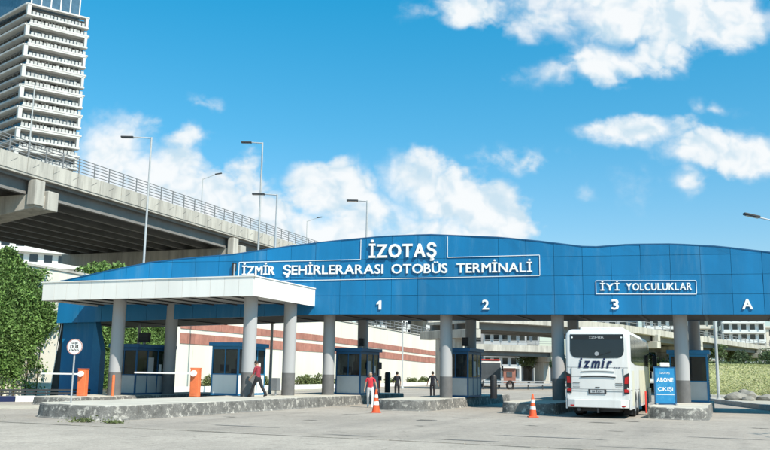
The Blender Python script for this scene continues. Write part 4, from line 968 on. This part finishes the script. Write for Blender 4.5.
# ------------------------------------------------------------------ left guard rail and painted kerb
ka, kb_ = Vector((-24.5, 36.3, 0)), Vector((-14.7, 44.4, 0)); kd = (kb_ - ka); kn = 13; kd /= kn; kp = Vector((-kd.y, kd.x, 0)).normalized()
kk = empty('painted_kerb'); struct(kk)
for k in range(kn):
    m_ = m_white if k % 2 else m_logo; o = MB(); o.boxa(ka + kd * (k + .01) - Vector((0, 0, .05)), kd * .98, kp * .35, (0, 0, .33)); o.build('kerb_stone', m_, kk, bevel=.02)
gr = empty('guard_rail'); tag(gr, 'low steel guard rail behind the painted kerb at the far left', 'guard rail')
for i in range(2):
    a = ka + kp * .5 + (kb_ - ka) * (.5 * i); b = (kb_ - ka) * .495; mm = m_white if i == 0 else m_dark
    for z, (da, db) in ((.36, (0, .07)), (.50, (.0, .09))):
        o = MB(); o.boxa(a + Vector((0, 0, z)), b, kp * .06, (0, 0, db)); o.build('rail_beam', mm, gr)
for k in range(8): p = ka + kp * .6 + (kb_ - ka) * (k / 7.3); boxo('rail_post', (p.x - .05, p.x + .05, p.y - .05, p.y + .05, 0, .6), m_steel, gr)
# far guard rail seen through lane two, with a tyre on it
gr = empty('guard_rail'); tag(gr, 'long grey guard rail across the road seen through lane two', 'guard rail')
a, b = Vector((11.0, 94, 0)), Vector((29.5, 104, 0)); dn = (b - a).normalized(); pn = Vector((-dn.y, dn.x, 0))
for z in (.55, .8): o = MB(); o.boxa(a + Vector((0, 0, z)), b - a, pn * .07, (0, 0, .14)); o.build('rail_beam', m_steel, gr)
for k in range(11): p = a.lerp(b, k / 10.3) + pn * .1; boxo('rail_post', (p.x - .06, p.x + .06, p.y - .05, p.y + .05, 0, .95), m_dark, gr)
q = a.lerp(b, .16) - pn * .25; t = MB()
for i in range(20):
    t0, t1 = 2 * math.pi * i / 20, 2 * math.pi * (i + 1) / 20; f_ = lambda t_: q + dn * (.42 * math.cos(t_)) + Vector((0, 0, .45 + .42 * math.sin(t_))); t.tube(f_(t0), f_(t1), .13, n=8)
tag(t.build('tyre', m_rubber), 'old black tyre leaning on the far guard rail', 'tyre')

# ------------------------------------------------------------------ lamp posts
def lamp(name, base, h, arm, label, rz=0, led=True, r=.09, up_=0.0, z=0, armr=.045):
    l_ = empty(name, (base[0], base[1], z), rz); tag(l_, label, 'street lamp', 'street lamps')
    MB().tube((0, 0, 0), (0, 0, h), r, r * .55, 12).build('pole', m_pole, l_, True); MB().lathe([(r * 1.8, 0), (r * 1.8, .06), (r * 1.1, .3)], 12).build('base_flange', m_pole, l_)
    MB().tube((0, 0, h - .05), (arm, 0, h + up_), armr, armr * .8, 8).build('arm', m_pole, l_)
    s = 1 if arm > 0 else -1
    hd = MB().boxa((arm - s * .15, -.14, h + up_ - .06), (s * .75, 0, up_ * .25), (0, .28, 0), (0, 0, .1)); 
    o = MB(); o.boxa((arm - s * .15, -.14, h + up_ - .06), (s * .75, 0, up_ * .25), (0, .28, 0), (0, 0, .1)); hd = o.build('lamp_head', m_dark, l_, bevel=.02)
    o = MB(); o.boxa((arm - s * .1, -.1, h + up_ - .068), (s * .62, 0, up_ * .2), (0, .2, 0), (0, 0, .007)); o.build('lens', m_glassg, hd)
lamp('street_lamp', (-14.25, 50), 15.5, -1.25, 'tall grey lamp post in front of the overpass, arm to the left')
lamp('street_lamp', (-9.0, 60), 18.0, -.95, 'tallest lamp post between overpass end and lettering, arm to the left', r=.1)
lamp('street_lamp', (-6.5, 50), 12.1, -.9, 'lamp post right beside the tallest one, shorter, arm to the left')
lamp('street_lamp', (-1.2, 55), 12.8, -.75, 'lamp post above the first letters of the big name sign')
def ovp(x, y): return E0 + Ed * x + En * y
p = ovp(38.5, 9.5); lamp('street_lamp', p, 8.0, 1.5, 'lamp on the overpass left of the tallest lamp, arm rising right', z=HT - PT, up_=.55)
p = ovp(65.5, 9.5); lamp('street_lamp', p, 7.8, 1.5, 'lamp on the far overpass, between the tall pair and the name sign', z=HT - PT, up_=.5)
p = ovp(17, 14); lamp('street_lamp', p, 12.5, -1.6, 'lamp on the overpass in front of the right edge of the tower', z=HT - PT)
p = ovp(-2, 17); lamp('street_lamp', p, 7.4, 1.6, 'lamp on the overpass in front of the middle of the tower', z=HT - PT, up_=.3)
lamp('street_lamp', (23.3, 60), 7.8, -1.2, 'lamp post behind the rightmost booth, rising from the grass edge', r=.12)
lamp('street_lamp', (2.05, 90), 6.3, -.8, 'thin lamp post in front of the banded wall, in the lane one opening', r=.10)
lamp('street_lamp', (21.0, 40.5), 8.75, -3.0, 'street lamp whose head reaches in from the right frame edge', r=.11, up_=.62)

# ------------------------------------------------------------------ rocks by the right kerb
def rock(x, y, z, s, seed, label):
    r_ = random.Random(seed); b = bmesh.new(); bmesh.ops.create_icosphere(b, subdivisions=2, radius=1)
    for v in b.verts: v.co *= r_.uniform(.82, 1.15); v.co.x *= s[0]; v.co.y *= s[1]; v.co.z *= s[2]
    me = bpy.data.meshes.new('rock'); b.to_mesh(me); b.free(); me.materials.append(m_rock); o = ob('rock', me, loc=(x, y, z)); tag(o, label, 'rock', 'rubble pile on the right pavement')
for i, (x, y, z, s, lb) in enumerate([(23.4, 57.2, .35, (.75, .5, .38), 'big dark rock at the left end of the rubble pile'), (24.3, 57.4, .42, (.6, .5, .42), 'tallest rock in the middle of the rubble pile'), (23.9, 56.6, .3, (.4, .4, .22), 'small rock at the front of the rubble pile'),
    (25.3, 57.0, .33, (.8, .5, .28), 'flat rock right of the middle of the rubble pile'), (26.4, 56.8, .3, (.6, .4, .2), 'low rock at the right end of the rubble pile'), (24.2, 57.9, .72, (.35, .3, .22), 'pale stone lying on top of the rubble pile')]): rock(x, y, z, s, 50 + i, lb)
# broken concrete slab edge beyond
o = slab('inner_kerb', [(24.0, 63.6), (44, 60.5), (44, 60.2), (24.0, 63.2)], .42, m_kerb)
# weeds
def weed(x, y, z, s, seed, label):
    r_ = np.random.default_rng(seed); n = 260; P = np.stack([r_.normal(0, .28, n) * s, r_.normal(0, .14, n) * s, np.abs(r_.normal(0, .06, n)) * s], 1)
    tag(ob('weed', leaves_mesh('weed', P, .032, m_shrub, seed=seed, aspect=2.4), loc=(x, y, z)), label, 'weed', 'weeds on the pavement', kind='stuff')
weed(-9.3, 27.2, .02, 1.0, 1, 'green weed tuft growing in front of the left island'); weed(-12.4, 27.4, .02, .7, 2, 'small weed in the gutter at the far left'); weed(-8.3, 26.9, .02, .5, 3, 'small weed just right of the larger tuft')

# ------------------------------------------------------------------ BUILDINGS
m_tow = mat('tower_white', (0.52, 0.51, 0.49), 0.8, 0.08, 0.3, rand=.05); m_tow2 = mat('tower_screen', (0.43, 0.43, 0.42), 0.8, 0.2, 0.6, rand=.08)
def tower():
    t = empty('residential_tower'); tag(t, 'tall white residential tower with framed balconies behind the overpass', 'tower')
    A = Vector((-121.6, 270, 0)); ra = R(54); d1 = Vector((math.sin(ra), math.cos(ra), 0)); n1 = Vector((d1.y, -d1.x, 0)); L1 = 20.6
    la = R(-49); d2 = Vector((math.sin(la), math.cos(la), 0)); n2 = Vector((-d2.y, d2.x, 0)); n2 = n2 if n2.dot(Vector((0, -1, 0))) > 0 else -n2; L2 = 34
    ztop = 122.6; zb = 0
    core = [A - n1 * 2.2 + d1 * .4 - n2 * 2.0, A + d1 * (L1 - .8) - n1 * 2.2, A + d1 * (L1 - .8) + d2 * L2, A + d2 * L2 - n2 * 2.0]
    MB().prism([(p.x, p.y, 0) for p in core], (0, 0, ztop - 1)).build('core', m_bgrey, t)
    nmod = 17; pz = 7.22; k = 0
    z = ztop
    while z > 4:
        # framed storey
        zt, zf = z, z - 4.45
        fr = MB(); o1 = A + n1 * .55
        fr.boxa(o1 + Vector((0, 0, zt - .75)), d1 * L1, -n1 * 2.6, (0, 0, .55)); fr.boxa(o1 + Vector((0, 0, zf)), d1 * L1, -n1 * 2.6, (0, 0, .55))
        fr.boxa(o1 + Vector((0, 0, zf + .55)), d1 * 1.25, -n1 * 2.2, (0, 0, zt - zf - 1.1)); fr.boxa(o1 + d1 * (L1 - 1.2) + Vector((0, 0, zf + .55)), d1 * .9, -n1 * 2.2, (0, 0, zt - zf - 1.1))
        fr.build('balcony_frame', m_tow, t)
        bl = MB()
        for i in range(15):
            bl.boxa(o1 + d1 * (1.8 + i * 1.17) - n1 * .1 + Vector((0, 0, zf + .55)), d1 * .86, -n1 * .12, (0, 0, .85 + .35 * random.random()))
        bl.build('balcony_screen', m_tow2, t)
        # open storey below
        fr = MB(); o2 = A - n1 * .25; fr.boxa(o2 + d1 * 1.2 + Vector((0, 0, z - pz + .2)), d1 * (L1 - 1.2 + .6), -n1 * 2.0, (0, 0, .5))
        fr.build('floor_slab', m_tow, t)
        bl = MB()
        for i in range(16): bl.boxa(o2 + d1 * (1.4 + i * 1.2) + Vector((0, 0, z - pz + .7)), d1 * .9, -n1 * .12, (0, 0, .8 + .4 * random.random()))
        for i in range(6): bl.boxa(o2 + d1 * (1.6 + i * 3.4) - n1 * 1.0 + Vector((0, 0, z - pz + .7)), d1 * .5, -n1 * .5, (0, 0, 2.2))
        bl.build('balcony_screen', m_tow2, t)
        wn_ = MB()
        for i in range(9):
            for zz in (zf + .6, z - pz + .75): wn_.boxa(A + d1 * (1.9 + i * 2.05) - n1 * 2.17 + Vector((0, 0, zz)), d1 * 1.5, n1 * .05, (0, 0, 2.35))
        wn_.build('window_row', m_glassg, t)
        ct = MB()
        for i in range(9):
            for zz in (zf + .7, z - pz + .85):
                if random.random() < .45: ct.boxa(A + d1 * (1.9 + i * 2.05 + random.choice((0, .7))) - n1 * 2.10 + Vector((0, 0, zz)), d1 * .75, n1 * .03, (0, 0, 2.1))
        if ct.v: ct.build('curtain_row', m_booth, t)['kind'] = 'stuff'
        for j in range(2):
            s2 = MB(); zz = z - 3.61 * j
            s2.boxa(A + n2 * (.25 - .6 * j) + d2 * .3 + Vector((0, 0, zz - .62)), d2 * L2, -n2 * 2.3, (0, 0, .62)); s2.build('side_slab', m_tow if j == 0 else m_tow2, t)
            w2 = MB()
            for i in range(10): w2.boxa(A - n2 * 1.97 + d2 * (1.0 + i * 3.3) + Vector((0, 0, zz - 3.5)), d2 * 2.5, n2 * .05, (0, 0, 2.2))
            w2.build('window_row', m_glass, t)
        z -= pz; k += 1
    # glazed crown
    c2 = [A + d1 * 1.0 - n1 * 1.0 + n2 * -.6, A + d1 * (L1 - 3) - n1 * 1.0, A + d1 * (L1 - 3) + d2 * (L2 - 3), A + d2 * (L2 - 3) - n2 * .6]
    MB().prism([(p.x, p.y, ztop - 1) for p in c2], (0, 0, 14)).build('glazed_crown', m_glassb, t)
    for i in range(6): MB().boxa(A + d1 * (1.2 + i * 3.2) - n1 * .95 + Vector((0, 0, ztop)), d1 * .4, -n1 * .3, (0, 0, 12.8)).build('crown_fin', m_bwhite, t)
    MB().prism([(p.x, p.y, ztop + 13) for p in [A, A + d1 * L1, A + d1 * L1 + d2 * L2, A + d2 * L2]], (0, 0, 1.2)).build('roof', m_bwhite, t)
tower()
def block(x, y, w, d, h, rz, floors, bays, label, wallm=m_bwhite, balcony=True, z0=0, gm=m_glass):
    b = empty('apartment_block', (x, y, z0), rz); tag(b, label, 'building', 'far apartment blocks')
    boxo('wall', (0, w, 0.3, d, 0, h), wallm, b); fh = h / floors; bw_ = w / bays
    boxo('roof', (-.4, w + .4, -.4, d + .3, h + .002, h + .5), wallm, b)
    wm = MB().box(0, bw_ * .58, 0, .12, 0, fh * .58).mesh('window', gm)
    for i in range(floors):
        for j in range(bays):
            if floors * bays <= 120 : ob('window', wm, b, loc=(bw_ * (j + .21), .24, fh * (i + .28)))
        if balcony and i:
            boxo('balcony', (bw_ * .1, w - bw_ * .1, -1.1, .29, fh * i - .12, fh * i + .12), wallm, b)
            mb = MB()
            for j in range(bays): mb.box(bw_ * (j + .12), bw_ * (j + .92), -1.1, -1.0, fh * i + .13, fh * i + 1.0)
            mb.build('balcony_front', wallm, b)
    if floors * bays > 120:
        mb = MB()
        for i in range(floors):
            for j in range(bays): mb.box(bw_ * (j + .21), bw_ * (j + .79), .24, .36, fh * (i + .28), fh * (i + .86))
        o = mb.build('window_rows', gm, b); o['kind'] = 'stuff'
    sw = MB()
    for i in range(floors):
        for j in range(max(1, int(d / 4))): sw.box(w - .05, w + .06, 1.5 + j * 4, 3.4 + j * 4, fh * (i + .3), fh * (i + .8)); sw.box(-.06, .05, 1.5 + j * 4, 3.4 + j * 4, fh * (i + .3), fh * (i + .8))
    o = sw.build('side_windows', gm, b); o['kind'] = 'stuff'
    return b
# lower block under the overpass at left
block(-104, 182, 37, 16, 34.3, R(24), 10, 12, 'white balconied apartment block seen below the overpass at far left')
block(-62, 260, 14, 12, 36, R(8), 9, 5, 'small white block seen between the overpass and the blue roof')
block(-7, 212, 11, 12, 24, -R(12), 8, 5, 'pale balconied block behind the wall railing, left in the lane one opening'); block(6, 235, 13, 12, 27, -R(8), 8, 5, 'white balconied block in the middle of the lane one opening')
block(21.5, 262, 9, 10, 34, -R(8), 10, 3, 'slim grey tower block right in the lane one opening', m_bgrey, False); block(-22, 250, 9, 10, 26, -R(8), 8, 4, 'grey block behind the wall railing at the left pillar', m_bgrey, True)
block(28, 240, 12, 12, 22.5, -R(10), 7, 5, 'white block with balcony bands behind the low bridge', m_booth); block(40.5, 250, 5, 10, 24, -R(10), 7, 2, 'narrow glazed block behind the low bridge', m_bgrey, True); 
block(75, 300, 14, 12, 24, -R(14), 7, 4, 'dark grey block just right of the coach roof', m_bgrey, False); block(89, 292, 13, 12, 28, -R(14), 8, 5, 'white gridded block behind the ramp bridge right of the coach')
block(104, 290, 8, 10, 25, -R(14), 7, 3, 'cream block left of the last pillar', m_bcream); block(113, 285, 13.5, 12, 26, -R(14), 8, 5, 'white gridded block right of the last pillar'); block(129, 288, 14, 10, 18.3, -R(14), 5, 3, 'low plain cream block with flat roof at the right', m_bcream, False)
block(150, 330, 30, 12, 14.5, -R(14), 4, 8, 'low white block low on the horizon at the right edge')
# low building with columns seen under the low bridge
b = empty('shop_building', (28.2, 178, 0), -R(10)); tag(b, 'low shop building with white columns under the low bridge', 'building')
boxo('wall', (0, 21, 3, 12, 0, 5), m_bgrey, b); boxo('roof', (-.5, 21.5, -.6, 12, 5.002, 5.8), m_bwhite, b); boxo('sign_band', (0, 21, -.3, -.1, 4.0, 5.0), m_booth, b)
for k in range(8): boxo('column', (k * 2.95, k * 2.95 + .4, 0, .4, 0, 4.998), m_bwhite, b); 
for k in range(7): boxo('shop_window', (k * 2.95 + .8, k * 2.95 + 2.6, 2.93, 2.99, .3, 3.4), m_glass, b)
for x, y, k, s, lb in ((33, 165, 0, .9, 'tree in front of the shop building, left'), (38.5, 168, 2, .85, 'tree in front of the shop building, middle'), (44.5, 166, 1, .9, 'tree beside the bridge pier')): tree(x - 6, y - 6, 0, k, s * 1.05, lb, k, 'trees by the shop building')
# red kiosk and distant coach
b = empty('kiosk', (19.6, 140, 0), -R(10)); tag(b, 'small brick red kiosk beyond the far guard rail', 'kiosk')
boxo('cabin', (0, 1.9, 0, 2, 0, 2.6), m_brick, b); boxo('roof', (-.2, 2.1, -.3, 2.2, 2.602, 2.8), m_white, b); boxo('hatch', (.5, 1.4, -.06, -.01, 1.2, 2.0), m_glassg, b)
b = empty('coach_bus', (12.3, 108, 0), -R(4)); tag(b, 'distant coach with red roof line facing the camera beside the booth of lane two', 'bus')
MB().box(0, 2.5, 0, 11, .4, 3.3).build('body', m_bus, b, bevel=.18); boxo('windscreen', (.08, 2.42, -.03, .0, .95, 3.0), m_glassg, b); MB().box(.1, 2.4, -.05, 10, 3.31, 3.45).build('roof_stripe', m_red, b); boxo('number_plate', (.95, 1.55, -.03, 0, .5, .65), m_letter, b)
for s in (.3, 1.9): boxo('headlight', (s, s + .35, -.03, 0, .75, .95), m_letter, b)
for s in (0, 2.2):
    for yy in (2.2, 8.4): MB().tube((s, yy, .48), (s + .3, yy, .48), .48, n=18).build('wheel', m_rubber, b)
for s in (-.25, 2.55): boxo('mirror', (s, s + .2, -.35, -.1, 2.1, 2.7), m_black, b)

# ------------------------------------------------------------------ PEOPLE
m_skin = mat('skin', (0.42, 0.25, 0.17), 0.6, 0.08, 6); m_hair = mat('dark_hair', (0.02, 0.015, 0.012), 0.7, 0.2, 20); m_greyhair = mat('grey_hair', (0.30, 0.28, 0.26), 0.7, 0.2, 20)
def person(loc, rz, shirt, trousers, label, legs, arms, lean=0.0, headpitch=0.0, hair=m_hair, scale=1.0, sleeve=True, shoe=None):
    """local +y is where the person faces. legs: (hip angle, knee bend) for L,R ; arms: (forward, out, elbow)"""
    import math as mth
    th, shn = .43, .42
    def leg(s, hip, knee):
        hp = Vector((s * .095, 0, 0)); k_ = hp + Vector((s * .01, mth.sin(hip) * th, -mth.cos(hip) * th)); a2 = hip - knee
        an = k_ + Vector((0, mth.sin(a2) * shn, -mth.cos(a2) * shn)); fp = -max(0, knee - max(0, hip)) * .6
        toe = an + Vector((s * .02, .17 * mth.cos(fp), -.055 + .17 * mth.sin(fp))); heel = an + Vector((0, -.045, -.05)); return hp, k_, an, heel, toe
    Ls = [leg(-1, *legs[0]), leg(1, *legs[1])]
    low = min(min(l_[3].z, l_[4].z) for l_ in Ls) - .035; pz = -low
    P = {}; E_ = []; Rr = {}
    verts, edges, rad, reg = [], [], [], []
    def add(p, r, par=None, g=0):
        verts.append(Vector(p)); rad.append(r); reg.append(g); i = len(verts) - 1
        if par is not None: edges.append((par, i))
        return i
    sp = lambda z, y=0: Vector((0, y + mth.sin(lean) * z, z * mth.cos(lean))) + Vector((0, 0, pz))
    pel = add((0, 0, pz + .02), (.155, .115), None, 1)
    wa = add(sp(.14), (.135, .10), pel, 0); ch = add(sp(.34), (.165, .115), wa, 0); nb = add(sp(.50), (.085, .075), ch, 0); nk = add(sp(.56, .01), (.052, .055), nb, 2)
    hd0 = add(sp(.64, .02 + .05 * headpitch), (.068, .078), nk, 2)
    for s, l_ in zip((-1, 1), Ls):
        off = Vector((0, 0, pz)); h_ = add(l_[0] + off + Vector((s * .0, 0, -.05)), (.10, .105), pel, 1); m1 = add(l_[0].lerp(l_[1], .5) + off, (.088, .09), h_, 1)
        k_ = add(l_[1] + off, (.070, .072), m1, 1); m2 = add(l_[1].lerp(l_[2], .4) + off, (.066, .070), k_, 1); a_ = add(l_[2] + off, (.055, .060), m2, 1); t_ = add(l_[4] + off, (.04, .028), a_, 3); he = add(l_[3] + off, (.036, .034), a_, 3)
    hands = []
    for s, (fwd, out, elb) in zip((-1, 1), arms):
        sh = sp(.46) + Vector((s * .175, 0, 0)); dr = Vector((s * mth.sin(out), mth.sin(fwd) * mth.cos(out), -mth.cos(fwd) * mth.cos(out))); el = sh + dr * .28
        f2 = fwd + elb; d2_ = Vector((s * mth.sin(out) * .6, mth.sin(f2), -mth.cos(f2))).normalized(); wr = el + d2_ * .25
        i0 = add(sh, (.062, .062), nb, 0); i1 = add(sh.lerp(el, .5), (.050, .052), i0, 0); i2 = add(el, (.041, .043), i1, 0 if sleeve else 2); i3 = add(wr, (.026, .030), i2, 2); i4 = add(wr + d2_ * .08, (.022, .04), i3, 2)
        hands.append((wr + d2_ * .085, d2_, s))
    me = bpy.data.meshes.new('body'); me.from_pydata([v[:] for v in verts], edges, []); o = bpy.data.objects.new('tmp', me); COL.objects.link(o)
    md = o.modifiers.new('s', 'SKIN'); md.use_smooth_shade = True
    for i, r_ in enumerate(rad): me.skin_vertices[0].data[i].radius = r_
    me.skin_vertices[0].data[0].use_root = True
    o.modifiers.new('b', 'SUBSURF').levels = 2
    bpy.context.view_layer.update(); dg = bpy.context.evaluated_depsgraph_get(); m2 = bpy.data.meshes.new_from_object(o.evaluated_get(dg)); bpy.data.objects.remove(o)
    b = bmesh.new(); b.from_mesh(m2)
    segs = [(verts[a], verts[c], reg[c], a, c) for a, c in edges]
    for f in b.faces:
        c = f.calc_center_median(); best = None
        for a, d_, g, ia, ic in segs:
            ab = d_ - a; t = max(0, min(1, (c - a).dot(ab) / ab.length_squared)); q = (c - a - ab * t).length
            if best is None or q < best[0]: best = (q, g, t, ia)
        g = best[1]
        if reg[best[3]] == 0 and g == 1: g = 1
        if g == 0 and best[3] == pel and best[2] < .15: g = 1
        f.material_index = g; f.smooth = True
    def put(bm2, mi):
        n0 = len(b.faces); t_ = bpy.data.meshes.new('t'); bm2.to_mesh(t_); bm2.free(); b.from_mesh(t_); b.faces.ensure_lookup_table()
        for f in b.faces[n0:]: f.material_index = mi; f.smooth = True
    hc = sp(.665, .035 + .05 * headpitch); Rm = Matrix.Rotation(-headpitch, 4, 'X')
    q = bmesh.new(); bmesh.ops.create_uvsphere(q, u_segments=20, v_segments=14, radius=1)
    for v in q.verts:
        x, y, z = v.co; tp = 1 - .22 * max(0, -z); v.co = Rm @ Vector((x * .078 * tp, y * .098 * tp + (.012 if z < 0 and y > 0 else 0), z * .122)) + hc
    put(q, 2)
    def blob(c, s3, mi):
        q = bmesh.new(); bmesh.ops.create_icosphere(q, subdivisions=2, radius=1)
        for v in q.verts: v.co = Rm @ (Vector((v.co.x * s3[0], v.co.y * s3[1], v.co.z * s3[2])) + Vector(c)) + hc
        put(q, mi)
    blob((0, .102, -.02), (.013, .02, .025), 2); blob((-.079, 0, -.01), (.012, .02, .032), 2); blob((.079, 0, -.01), (.012, .02, .032), 2)
    blob((-.03, .090, .012), (.012, .008, .008), 4); blob((.03, .090, .012), (.012, .008, .008), 4); blob((0, .092, -.062), (.025, .008, .006), 4)
    for (c, d_, s) in hands:      # fingers
        side = Vector((0, 1, 0)) - d_ * d_.y; side = side.normalized() if side.length > .1 else Vector((0, 0, 1)); 
        for k, ln in enumerate((.062, .072, .068, .052)):
            st_ = c + side * (.027 - k * .018); a = st_ + d_ * ln * .5 - Vector((s * .006, 0, 0)); e_ = a + (d_ * .8 - Vector((s * .6, 0, 0))).normalized() * ln * .5
            mb_ = MB().tube(st_, a, .0095, .009, 6).tube(a, e_, .009, .007, 6); t_ = bpy.data.meshes.new('t'); t_.from_pydata(mb_.v, [], mb_.f); n0 = len(b.faces); b.from_mesh(t_); b.faces.ensure_lookup_table()
            for f in b.faces[n0:]: f.material_index = 2; f.smooth = True
        tb = c - d_ * .045 + side * .035; mb_ = MB().tube(tb, tb + (d_ + side * .7).normalized() * .035, .011, .010, 6).tube(tb + (d_ + side * .7).normalized() * .035, tb + (d_ + side * .7).normalized() * .035 + d_ * .028, .010, .008, 6)
        t_ = bpy.data.meshes.new('t'); t_.from_pydata(mb_.v, [], mb_.f); n0 = len(b.faces); b.from_mesh(t_); b.faces.ensure_lookup_table()
        for f in b.faces[n0:]: f.material_index = 2
    m2.materials.clear()
    for m_ in (shirt, trousers, m_skin, shoe or m_black, m_hair): m2.materials.append(m_)
    b.to_mesh(m2); b.free()
    root = empty('person', loc, rz); root.scale = (scale,) * 3; tag(root, label, 'person')
    ob('body', m2, root)
    q = bmesh.new(); bmesh.ops.create_uvsphere(q, u_segments=20, v_segments=12, radius=1)
    for v in q.verts:
        x, y, z = v.co; v.co = Rm @ Vector((x * .085, y * .106 - .008, z * .125 + .012)) + hc
    bmesh.ops.delete(q, geom=[v for v in q.verts if (Rm.inverted() @ (v.co - hc)).z < -.005 + .75 * max(-.02, (Rm.inverted() @ (v.co - hc)).y) - .05 * ((Rm.inverted() @ (v.co - hc)).y < 0)], context='VERTS')
    hm = bpy.data.meshes.new('hair'); q.to_mesh(hm); q.free(); hm.materials.append(hair); hm.shade_smooth(); ob('hair', hm, root)
    # shirt hem
    return root
m_redshirt = mat('red_tshirt', (0.55, 0.035, 0.05), 0.85, 0.15, 5); m_plaid = mat('maroon_check_shirt', (0.26, 0.03, 0.045), 0.85, 0.5, 14); m_whitetr = mat('white_trousers', (0.62, 0.61, 0.60), 0.85, 0.08, 4)
m_darkcl = mat('navy_clothes', (0.018, 0.02, 0.03), 0.85, 0.2, 5); m_darktr = mat('black_trousers', (0.022, 0.022, 0.026), 0.85, 0.2, 5)
person((-5.62, 39.0, IH), R(60), m_plaid, m_darktr, 'man in maroon checked shirt walking with head bowed past the bright blue booth', ((R(26), R(6)), (-R(22), R(16))), ((R(14), R(6), R(25)), (R(30), R(5), R(45))), lean=R(6), headpitch=.55, scale=.98)
person((-.58, 41.4, 0), R(178), m_redshirt, m_whitetr, 'person in red shirt and white trousers walking towards the camera behind a cone', ((R(12), R(4)), (-R(10), R(14))), ((R(5), R(22), R(12)), (-R(5), R(14), R(14))), hair=m_greyhair, sleeve=False, scale=.98, shoe=m_white)
person((.95, 56.3, 0), R(10), m_darkcl, m_darktr, 'man in dark clothes standing beside the black bollard with his back turned', ((R(3), 0), (-R(3), R(3))), ((R(12), R(8), R(30)), (R(8), R(9), R(14))))
person((3.28, 56.6, 0), -R(12), m_darkcl, m_darktr, 'man in black standing alone left of the lane two pillar, arms held out', ((R(2), 0), (-R(3), R(2))), ((R(5), R(26), R(14)), (R(2), R(24), R(10))), scale=1.03)
bpy.context.view_layer.update()
